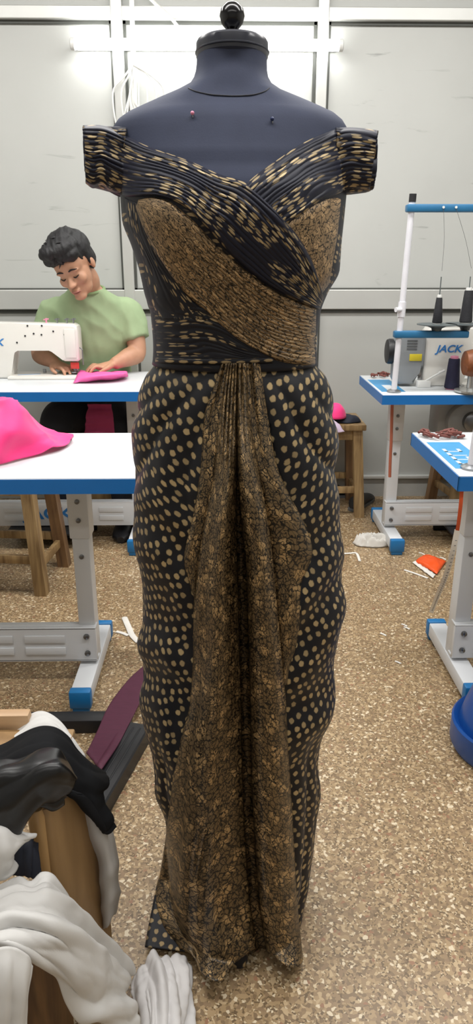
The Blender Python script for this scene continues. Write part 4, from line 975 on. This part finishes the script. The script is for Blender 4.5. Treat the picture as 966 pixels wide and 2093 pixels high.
# arms
tube(b, [SR+Vector((-.06, 0, .0)), SR, lerp(SR, ER, .5)+Vector((.012, 0, 0)), ER, lerp(ER, WR, .3)+Vector((0, 0, .0)), lerp(ER, WR, .75), WR], [.06, .062, .05, .044, .046, .034, .029], 18, 30)
tube(b, [SL+Vector((.06, 0, .0)), SL, lerp(SL, EL, .5)+Vector((-.012, 0, 0)), EL, lerp(EL, WL, .3), lerp(EL, WL, .75), WL], [.06, .062, .05, .044, .046, .034, .029], 18, 30)
def hand(W, F, E, sg):
    d = (F-W).normalized(); up = Vector((0, 0, 1)); s = d.cross(up).normalized()*sg; up = s.cross(d)*sg
    if up.z < 0: up = -up
    def q(a, bb, c): return W+d*a+s*bb+up*c
    # palm: flattened loft
    rr = []
    for a, w_, h_ in ((-.01, .026, .021), (.02, .034, .018), (.05, .041, .016), (.075, .043, .014), (.088, .038, .010)):
        rr.append([q(a, w_*math.cos(2*PI*i/16), h_*math.sin(2*PI*i/16)) for i in range(16)])
    rings(b, rr)
    for bb, L, sp in ((-.032, .070, -.10), (-.011, .082, -.03), (.011, .077, .04), (.031, .060, .13)):
        p0 = q(.065, bb, 0); dr = (d+s*sp).normalized()
        tube(b, [p0, p0+dr*(L*.45)+up*.010, p0+dr*(L*.78)-up*.004, p0+dr*L-up*.022], [.0098, .0092, .0084, .0066], 10, 12)
    tube(b, [q(.018, -.026, -.002), q(.045, -.052, -.004), q(.072, -.060, -.010), q(.092, -.055, -.016)], [.014, .012, .010, .0075], 10, 12)
hand(WR, FR, ER, 1); hand(WL, FL, EL, -1)
# legs (seated)
KR, KL = Vector((X0+.15, 3.37, .56)), Vector((X0-.15, 3.37, .56))
for K, sx in ((KR, 1), (KL, -1)):
    tube(b, [Vector((X0+sx*.09, 3.68, .56)), lerp(Vector((X0+sx*.1, 3.66, .57)), K, .5), K, K+Vector((0, .01, -.22)), K+Vector((0, .04, -.44)), K+Vector((0, .02, -.51))], [.085, .078, .06, .052, .04, .042], 16, 30)
    tube(b, [K+Vector((0, .08, -.515)), K+Vector((0, -.02, -.525)), K+Vector((0, -.13, -.54))], [.035, .034, .018], 12, 10)
body = obj('body', b, M['skin'], man); remesh(body, .0058, 5, .5)
# T-shirt: torso and sleeves, slightly larger
b = B(); rs = []
for z, wx, wy, cy, cx in TOR[1:9]: rs.append((z, wx+.014, wy+.014, cy, cx))
rs[-1] = (1.165, .088, .076, 3.572, X0+.002); rs.insert(0, (.50, .185, .14, 3.69, X0)); loft(b, rs)
for S, E, sx in ((SR, ER, 1), (SL, EL, -1)):
    tube(b, [S+Vector((-sx*.08, 0, .0)), S+Vector((0, 0, .002)), lerp(S, E, .35)+Vector((sx*.012, 0, 0)), lerp(S, E, .66)+Vector((sx*.014, 0, 0))], [.075, .078, .072, .068], 20, 20)
sh = obj('t_shirt', b, M['green'], man); remesh(sh, .008, 7, .6)
for v in sh.data.vertices:
    c = v.co+Vector(man.location); r = nz(c.x*9+c.z*7, c.z*5-c.x*4, c.y*6); k = nz(c.x*22, c.z*9+c.x*14, 3.0)
    v.co += v.normal*(.011*(0.45-abs(r)*2)+.004*k)
b = B(); cp = [Vector((X0+.002+.081*math.cos(2*PI*i/24), 3.568+.072*math.sin(2*PI*i/24), 1.165+.016*math.sin(2*PI*i/24))) for i in range(25)]
tube(b, cp, .008, 8, 0, False); obj('collar', b, M['greencollar'], man)
# trousers
b = B(); loft(b, [(.46, .15, .125, 3.70, X0), (.50, .19, .15, 3.69, X0), (.60, .195, .145, 3.69, X0), (.66, .185, .135, 3.685, X0)])
for K, sx in ((KR, 1), (KL, -1)):
    tube(b, [Vector((X0+sx*.09, 3.68, .565)), lerp(Vector((X0+sx*.1, 3.66, .57)), K, .5), K+Vector((0, -.01, 0)), K+Vector((0, .0, -.22)), K+Vector((0, .03, -.47))], [.105, .096, .078, .068, .062], 16, 30)
tr = obj('trousers', b, M['trouser'], man); remesh(tr, .012, 4, .5)
for K in (KR, KL):
    b = B(); L = []
    for y, w_, h_ in ((.11, .03, .06), (.08, .042, .085), (.0, .044, .08), (-.08, .05, .055), (-.14, .045, .045), (-.17, .018, .035)): L.append([Vector((K.x+w_*math.cos(2*PI*i/14), K.y+y, max(.004, h_*.5+h_*.5*math.sin(2*PI*i/14)))) for i in range(14)])
    rings(b, L); obj('shoe', b, M['black'], man)
# hair
b = B(); rnd = random.Random(3)
def hh(c, r):
    vs = ell(b, (0, 0, 0), r, None, 3); bmesh.ops.transform(b, matrix=HM @ Matrix.Translation(c), verts=vs)
hh((0, .022, .062), (.089, .104, .084)); hh((0, .06, .0), (.078, .066, .082)); hh((.0, -.040, .100), (.080, .072, .050)); hh((.042, -.058, .074), (.038, .044, .034)); hh((-.038, -.068, .078), (.046, .044, .036)); hh((0, -.078, .078), (.045, .036, .03)); hh((-.03, -.082, .108), (.055, .042, .034)); hh((.0, .0, .13), (.06, .07, .03))
for s in (-1, 1): hh((s*.076, .022, .012), (.010, .030, .05))
hr = obj('hair', b, M['hair'], man); remesh(hr, .004, 3, .5)
ho = Vector(man.location); HI = HM.inverted()
for v in hr.data.vertices:
    q = HI @ (v.co+ho); a = math.atan2(q.x, -(q.y-.02))
    k = nz(q.x*55+q.y*18, q.z*16-q.y*14, q.y*10+2)+.5*nz(q.x*120+q.y*40, q.z*34, q.y*24)
    v.co += v.normal*.0055*k
bm2 = bmesh.new(); bm2.from_mesh(hr.data)
for i in range(90):      # loose locks along the fringe and the crown
    x = rnd.uniform(-.085, .07); f = rnd.random()
    r0 = Vector((x, -.100+.05*abs(x/.085)**2*1.6, .075+rnd.uniform(-.012, .03))) if i < 50 else Vector((x*.8, rnd.uniform(-.07, .06), .142+rnd.uniform(-.006, .006)-abs(x)*.35))
    dr = Vector((-.6, -.5, -.55)).normalized() if i < 50 else Vector((-.5+rnd.uniform(-.4, .4), -.6, .35)).normalized()
    L = rnd.uniform(.02, .036)
    tube(bm2, [H(*p)-ho for p in (r0, r0+dr*L*.45+Vector((0, -.004, .004)), r0+dr*L)], [.0055, .004, .0005], 5, 6)
bm2.to_mesh(hr.data); bm2.free()
for p in hr.data.polygons: p.use_smooth = True
for sx in (-1, 1):
    b = B(); tube(b, [H(sx*.014, -.0955, .0145), H(sx*.03, -.098, .0205), H(sx*.05, -.086, .014)], [.0040, .0052, .0022], 8, 12, True, .7); obj('eyebrow', b, M['hair'], man)
    b = B(); tube(b, [H(sx*.017, -.0895, -.013), H(sx*.03, -.0945, -.0175), H(sx*.045, -.086, -.012)], [.0016, .0030, .0016], 6, 12); obj('eyelashes', b, M['eye'], man)
b = B(); tube(b, [H(-.024, -.094, -.0785), H(-.01, -.1065, -.0745), H(0, -.1065, -.0752), H(.01, -.1065, -.0745), H(.024, -.094, -.0785)], [.0012, .0042, .0045, .0042, .0012], 8, 20)
tube(b, [H(-.018, -.096, -.0825), H(0, -.1045, -.0845), H(.018, -.096, -.0825)], [.001, .0052, .001], 8, 16); obj('lips', b, M['lips'], man)
# pink work under the hands, pink cloth on his lap
def strip(name, label, rows, m, **k): return tag(sheet(name, rows, M[m], None, **k), label, 'cloth')
T_ = .780
def tp_(px, py, dz=0): q = G(px, py, T_+dz); return q
strip('pink_fabric', 'bright pink fabric strip being sewn under the hands of the seated man', [[tp_(150, 781, .004), tp_(156, 770, .014), tp_(163, 758, .012)], [tp_(190, 778, .004), tp_(192, 768, .03), tp_(196, 760, .012)], [tp_(225, 776, .004), tp_(226, 765, .034), tp_(228, 759, .012)], [tp_(252, 772, .004), tp_(254, 764, .03), tp_(256, 758, .012)], [tp_(261, 770, .004), tp_(261, 766, .015), tp_(260, 759, .01)]], 'pink2', nu=40, nv=20, thick=.004, amp=.004, freq=14, direction=(.2, 1, 0), seed=4.0, world=True, zmin=T_)
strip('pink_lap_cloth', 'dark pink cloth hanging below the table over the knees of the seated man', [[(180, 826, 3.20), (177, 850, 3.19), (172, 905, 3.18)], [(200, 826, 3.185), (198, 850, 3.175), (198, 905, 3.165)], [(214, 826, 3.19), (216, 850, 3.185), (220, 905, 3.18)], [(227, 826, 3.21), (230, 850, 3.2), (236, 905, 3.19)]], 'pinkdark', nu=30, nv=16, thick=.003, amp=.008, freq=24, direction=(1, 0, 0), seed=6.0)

# ================================================================== CLOTH HEAPS AND THE BENCH IN THE LEFT FOREGROUND
# pink heap on the near left table
TZ = .762
def tg_(px, py, dz=0.0): return G(px, py, TZ+dz)
o = sheet('pink_organza', [
 [tg_(-90, 955, .004), tg_(-60, 958, .004), tg_(-10, 950, .004), tg_(40, 938, .004), tg_(85, 927, .004), tg_(118, 920, .004), tg_(140, 910, .003)],
 [tg_(-90, 930, .03), tg_(-60, 930, .04), tg_(-10, 925, .04), tg_(35, 915, .035), tg_(80, 912, .025), tg_(118, 907, .014), tg_(146, 899, .004)],
 [tg_(-90, 905, .09), tg_(-60, 895, .10), tg_(-10, 885, .09), tg_(32, 880, .09), tg_(75, 893, .05), tg_(112, 898, .018), tg_(150, 890, .004)],
 [tg_(-90, 880, .12), tg_(-60, 870, .13), tg_(-10, 856, .12), tg_(40, 842, .13), tg_(70, 868, .07), tg_(105, 886, .015), tg_(149, 887, .003)],
 [tg_(-90, 850, .13), tg_(-60, 838, .15), tg_(-10, 828, .14), tg_(24, 822, .15), tg_(34, 834, .13), tg_(90, 880, .012), tg_(140, 885.5, .003)],
 [tg_(-90, 845, .10), tg_(-60, 828, .14), tg_(-10, 818, .15), tg_(14, 817, .15), tg_(30, 830, .12), tg_(80, 880, .006), tg_(130, 885, .002)]],
 M['pink'], None, 90, 70, .003, .016, 15, (.8, .6, 0), 2.0, TZ+.0015, world=True)
tag(o, 'bright pink organza heaped on the left foreground table', 'cloth')

# black frame lying on the floor
fr = thing('floor_rack', 'low black rectangular rack of flat bars lying on the floor behind the clothes heap', 'frame', G(200, 1500))
A, C_, D_ = G(285, 1478, .03), G(205, 1618, .03), G(60, 1490, .03)
_a, _c = G(278, 1478, .05), G(196, 1612, .05); pa, pc = (_a.x, _a.y), (_c.x+(_c.x-_a.x)*.5, _c.y+(_c.y-_a.y)*.5)
b = B(); bx(b, -1.05, pa[0]-.02, 1.735, 1.785, 0, .045, .006); obj('frame_rail', b, M['black'], fr)
def bar(p, q, w, h, z0=0.0):
    b = B(); p, q = Vector((p[0], p[1], 0)), Vector((q[0], q[1], 0)); d = (q-p).normalized(); s = Vector((-d.y, d.x, 0))*w/2
    L = [[x-s+Vector((0, 0, z0)), x+s+Vector((0, 0, z0)), x+s+Vector((0, 0, z0+h-.004)), x+s*.9+Vector((0, 0, z0+h)), x-s*.9+Vector((0, 0, z0+h)), x-s+Vector((0, 0, z0+h-.004))] for x in (p, q)]
    rings(b, L); return b
rr = obj('frame_rail', bar(pa, pc, .085, .05), M['black'], fr)
b = B()
for k in (-.02, 0, .02):
    d = Vector((pc[0]-pa[0], pc[1]-pa[1], 0)).normalized(); s = Vector((-d.y, d.x, 0))*k; p, q = Vector((*pa, .05))+s, Vector((*pc, .05))+s
    tube(b, [p+d*.02, q], .0025, 6)
obj('rail_ribs', b, M['black'], rr)
o = sheet('maroon_fabric', [[(296, 1378, 2.02), (262, 1408, 1.93), (224, 1452, 1.80), (200, 1500, 1.68), (176, 1540, 1.58)], [(300, 1392, 2.0), (274, 1424, 1.90), (240, 1470, 1.76), (216, 1518, 1.64), (194, 1560, 1.54)], [(306, 1402, 1.97), (284, 1436, 1.86), (252, 1480, 1.72), (226, 1527, 1.60), (200, 1568, 1.51)], [(308, 1425, 1.94), (290, 1452, 1.83), (262, 1490, 1.70), (236, 1532, 1.595), (206, 1576, 1.50)]],
 M['maroon'], None, 40, 26, .004, .003, 16, (.05, 1, 0), 3.0, .052)
tag(o, 'long maroon fabric strip lying over the corner of the low black rack', 'cloth')

# wooden bench under the clothes
bw = thing('wooden_bench', 'brown wooden bench end under the heap of black and white clothes', 'bench', (-.4, 1.0, 0))
A, Bp = P(75, 1660, .94), P(176, 1598, 1.01)
ZS = .45
ax, ay, bx_, by_ = A.x, .94, -.235, 1.035
d = Vector((bx_-ax, by_-ay, 0)); n = Vector((d.y, -d.x, 0)).normalized()
b = B(); L = []
for t, e in ((0, .0), (.06, .018), (.18, .028), (1, .028)):
    p = Vector((ax, ay, 0))+d*t
    L.append(p)
poly = [Vector((ax, ay, 0))+d*t+n*e for t, e in ((0, .004), (.03, .014), (.1, .020), (.3, .022), (.7, .022), (1, .014))]+[Vector((ax, ay, 0))+d*t-n*.012 for t in (1, .5, 0)]
rings(b, [[p+Vector((0, 0, z)) for p in poly] for z in (0.0, .2, ZS-.012)]+[[p*1.0-n*.003+Vector((0, 0, ZS)) for p in poly]]); obj('end_panel', b, M['wood_bench'], bw)
b = B(); lathe(b, [(.013, 0.0), (.015, .01), (.015, ZS-.01), (.011, ZS+.002)], (ax, ay, 0), 16); obj('corner_post', b, M['wood_bench_edge_lit'], bw)  # rounded near edge of the bench end, its highlight painted as lighter wood
b = B(); bx(b, -1.1, ax+.02, .955, 1.16, ZS-.03, ZS-.006, .004); obj('seat', b, M['wood_bench'], bw)
b = B(); bx(b, -1.1, P(62, 1490, 1.17).x, 1.165, 1.19, ZS-.06, ZS+.02, .004); obj('back_rail', b, M['wood_pale'], bw)
b = B(); q0, q1 = Vector((-.375, .79, 0)), Vector((-.285, .90, 0)); dd = (q1-q0).normalized(); nn = Vector((dd.y, -dd.x, 0))*.014
rings(b, [[q0-nn+Vector((0, 0, z)), q1-nn+Vector((0, 0, z)), q1+nn+Vector((0, 0, z)), q0+nn+Vector((0, 0, z))] for z in (0.0, .30)]); obj('front_panel', b, M['wood_dark'], bw)
b = B(); bx(b, -1.1, -.345, .80, .825, 0, .33, .004); obj('front_board', b, M['wood_bench'], bw)

# garments (pixel x, pixel y, distance)
def garment(name, label, rows, m, nu=56, nv=46, amp=.007, freq=26, direction=(.3, 1, 0), seed=1.0, thick=.004, fine=.35, zmin=.004):
    return tag(sheet(name, rows, M[m], None, nu, nv, thick, amp, freq, direction, seed, zmin, fine, False, .22), label, 'garment', 'clothes heaped on the bench')
garment('white_garment', 'white cloth peeping out on top behind the black garment on the bench', [
 [(-40, 1515, 1.16), (10, 1500, 1.17), (45, 1482, 1.18), (62, 1462, 1.19), (85, 1454, 1.19), (108, 1462, 1.18), (132, 1482, 1.16), (152, 1510, 1.14), (174, 1545, 1.12)],
 [(-40, 1540, 1.12), (10, 1525, 1.12), (40, 1505, 1.13), (64, 1488, 1.14), (88, 1482, 1.14), (108, 1490, 1.13), (128, 1508, 1.12), (148, 1532, 1.10), (170, 1566, 1.09)],
 [(-40, 1580, 1.10), (10, 1570, 1.10), (40, 1550, 1.10), (66, 1530, 1.10), (90, 1520, 1.10), (108, 1530, 1.09), (122, 1540, 1.08), (140, 1560, 1.07), (160, 1590, 1.06)]], 'cloth_white', 40, 24, .004, seed=2.0)
garment('white_drape', 'long white garment hanging down behind the right side of the bench end', [
 [(136, 1606, 1.01), (146, 1645, 1.01), (172, 1690, 1.01), (194, 1740, 1.0), (208, 1800, 1.0), (211, 1860, 1.01), (214, 1900, 1.02)],
 [(150, 1602, 1.0), (164, 1640, .99), (188, 1685, .985), (208, 1740, .98), (216, 1800, .985), (217, 1856, .99), (218, 1892, 1.0)],
 [(158, 1596, 1.02), (176, 1632, 1.0), (204, 1682, .99), (222, 1740, .985), (228, 1795, .99), (228, 1842, 1.0), (224, 1872, 1.01)],
 [(166, 1590, 1.06), (196, 1632, 1.05), (218, 1682, 1.04), (234, 1740, 1.04), (239, 1795, 1.04), (240, 1832, 1.05), (232, 1866, 1.06)]], 'cloth_grey', 40, 40, .005, 20, (1, .0, 0), 4.0)
garment('black_jacket', 'dull black garment draped over the top of the bench, its sleeve falling to the right', [
 [(-60, 1540, 1.05), (0, 1522, 1.06), (40, 1500, 1.07), (75, 1484, 1.07), (110, 1484, 1.06), (140, 1502, 1.05), (162, 1530, 1.04), (190, 1556, 1.04), (220, 1576, 1.06)],
 [(-60, 1570, 1.0), (0, 1552, 1.0), (40, 1532, 1.0), (75, 1520, 1.0), (110, 1522, 1.0), (140, 1545, 1.0), (170, 1574, 1.0), (198, 1592, 1.0), (222, 1600, 1.03)],
 [(-60, 1610, .97), (0, 1590, .97), (40, 1576, .96), (80, 1570, .96), (115, 1576, .96), (145, 1592, .97), (172, 1610, .98), (195, 1622, .985), (212, 1618, 1.01)],
 [(-60, 1640, .95), (0, 1630, .95), (40, 1620, .94), (80, 1614, .94), (118, 1612, .945), (150, 1622, .96), (174, 1648, .965), (200, 1655, .97), (218, 1640, 1.0)],
 [(-60, 1660, .94), (0, 1654, .94), (45, 1650, .935), (85, 1640, .93), (125, 1618, .95), (165, 1630, .96), (192, 1670, .96), (216, 1690, .97), (234, 1672, .99)],
 [(-60, 1670, .94), (0, 1660, .94), (48, 1655, .935), (90, 1644, .93), (130, 1616, .95), (172, 1630, .965), (204, 1676, .965), (222, 1706, .97), (238, 1690, .99)]], 'cloth_black', 66, 50, .006, 22, (.5, 1, 0), 7.0)
garment('satin_lining', 'shiny black satin lining bunched over the front edge of the bench', [
 [(-60, 1575, .93), (0, 1552, .935), (40, 1545, .94), (80, 1528, .94), (120, 1525, .935), (142, 1548, .93), (158, 1580, .93)],
 [(-60, 1600, .89), (0, 1580, .89), (40, 1572, .89), (80, 1560, .89), (118, 1560, .89), (142, 1575, .895), (160, 1592, .905)],
 [(-60, 1640, .87), (0, 1622, .87), (40, 1612, .87), (78, 1602, .875), (112, 1600, .88), (136, 1604, .89), (152, 1608, .90)],
 [(-60, 1680, .86), (-5, 1665, .86), (30, 1655, .865), (62, 1640, .875), (95, 1628, .885), (122, 1618, .895), (142, 1618, .905)],
 [(-60, 1710, .86), (-10, 1690, .86), (22, 1690, .865), (48, 1670, .875), (84, 1648, .89), (112, 1650, .90), (132, 1636, .91)],
 [(-60, 1712, .865), (-5, 1695, .865), (30, 1712, .87), (50, 1690, .88), (82, 1652, .895), (108, 1654, .905), (128, 1640, .915)]], 'cloth_satin', 70, 60, .009, 13, (.6, 1, 0), 11.0)
garment('navy_garment', 'small dark navy cloth between the two white garments left of the bench end', [
 [(20, 1710, .90), (42, 1712, .90), (62, 1714, .90), (80, 1722, .91)], [(20, 1745, .88), (42, 1740, .88), (60, 1742, .88), (82, 1750, .89)], [(18, 1790, .87), (40, 1792, .87), (62, 1795, .87), (86, 1800, .88)]], 'cloth_navy', 24, 24, .005, 16, (1, 0, 0), 3.0)
garment('white_blouse', 'white garment bulging at the left border under the black satin lining', [
 [(-60, 1640, .90), (-15, 1650, .90), (15, 1662, .895), (42, 1692, .89), (74, 1700, .90)], [(-60, 1690, .85), (-15, 1690, .85), (12, 1700, .85), (34, 1715, .855), (72, 1712, .88)], [(-60, 1750, .83), (-15, 1750, .83), (10, 1752, .83), (28, 1755, .84), (34, 1740, .865)], [(-60, 1810, .83), (-15, 1806, .83), (10, 1800, .835), (26, 1785, .85), (32, 1770, .865)]], 'cloth_white', 34, 34, .006, 16, (.3, 1, 0), 9.0)
garment('white_shirt', 'large white shirt spilling from the bench front towards the gown hem', [
 [(-60, 1830, .84), (0, 1806, .85), (40, 1790, .855), (62, 1800, .85), (85, 1780, .86), (115, 1786, .865), (150, 1830, .88), (185, 1876, .90), (225, 1930, .92), (262, 1975, .93), (266, 1990, .93)],
 [(-60, 1860, .80), (0, 1832, .805), (40, 1818, .81), (70, 1822, .81), (100, 1815, .815), (135, 1838, .825), (165, 1872, .84), (200, 1920, .86), (232, 1960, .875), (258, 1990, .885), (262, 2004, .89)],
 [(-60, 1895, .77), (0, 1866, .77), (40, 1860, .772), (80, 1862, .775), (112, 1868, .78), (145, 1888, .79), (175, 1920, .80), (205, 1955, .815), (232, 1990, .835), (258, 2015, .85), (264, 2025, .855)],
 [(-60, 1915, .745), (0, 1902, .745), (40, 1905, .745), (85, 1910, .75), (120, 1920, .755), (155, 1945, .765), (185, 1975, .775), (212, 2005, .79), (238, 2030, .81), (262, 2050, .83), (275, 2060, .84)],
 [(-60, 1930, .73), (0, 1925, .73), (40, 1935, .73), (82, 1960, .735), (118, 1988, .745), (150, 2020, .75), (175, 2052, .76), (205, 2068, .77), (235, 2080, .79), (262, 2090, .81), (285, 2080, .83)],
 [(-60, 1938, .735), (0, 1932, .735), (40, 1942, .735), (74, 1972, .74), (110, 2010, .75), (135, 2052, .755), (165, 2088, .76), (200, 2086, .77), (232, 2098, .785), (262, 2110, .80), (285, 2100, .82)]], 'cloth_white', 90, 70, .012, 30, (.45, 1, 0), 13.0)
garment('white_cuff', 'white cloth end hanging at the bottom left corner in front of the bench', [
 [(-60, 1945, .715), (-10, 1938, .715), (20, 1935, .718), (48, 1945, .722), (70, 1975, .726)], [(-60, 2010, .69), (-10, 2005, .69), (20, 2008, .692), (44, 2015, .698), (62, 2030, .706)], [(-60, 2130, .67), (-10, 2130, .67), (14, 2130, .672), (36, 2130, .678), (56, 2130, .688)]], 'cloth_white', 34, 34, .006, 16, (1, .1, 0), 15.0)
o = sheet('white_chiffon', [
 [(296, 1952, .02), ] ] if False else [
 [G(262, 2006, .03), G(282, 1978, .035), G(308, 1952, .03), G(330, 1950, .03), G(356, 1950, .03), G(384, 1958, .02), G(392, 1975, .006)],
 [G(268, 2040, .045), G(290, 2005, .06), G(312, 1985, .06), G(334, 1980, .06), G(358, 1985, .05), G(384, 1996, .03), G(397, 2005, .006)],
 [G(285, 2085, .05), G(300, 2045, .07), G(318, 2025, .07), G(338, 2022, .07), G(360, 2030, .06), G(384, 2040, .03), G(398, 2045, .006)],
 [G(290, 2120, .04), G(306, 2090, .07), G(324, 2075, .07), G(342, 2072, .07), G(362, 2078, .06), G(382, 2084, .03), G(395, 2090, .006)],
 [G(290, 2160, .03), G(310, 2140, .06), G(326, 2130, .06), G(344, 2126, .06), G(362, 2130, .05), G(380, 2134, .03), G(392, 2140, .006)]],
 M['cloth_white2'], None, 60, 46, .003, .010, 34, (1, .05, 0), 5.0, .003, world=True)
tag(o, 'sheer white cloth bunched on the floor against the gown hem', 'cloth')
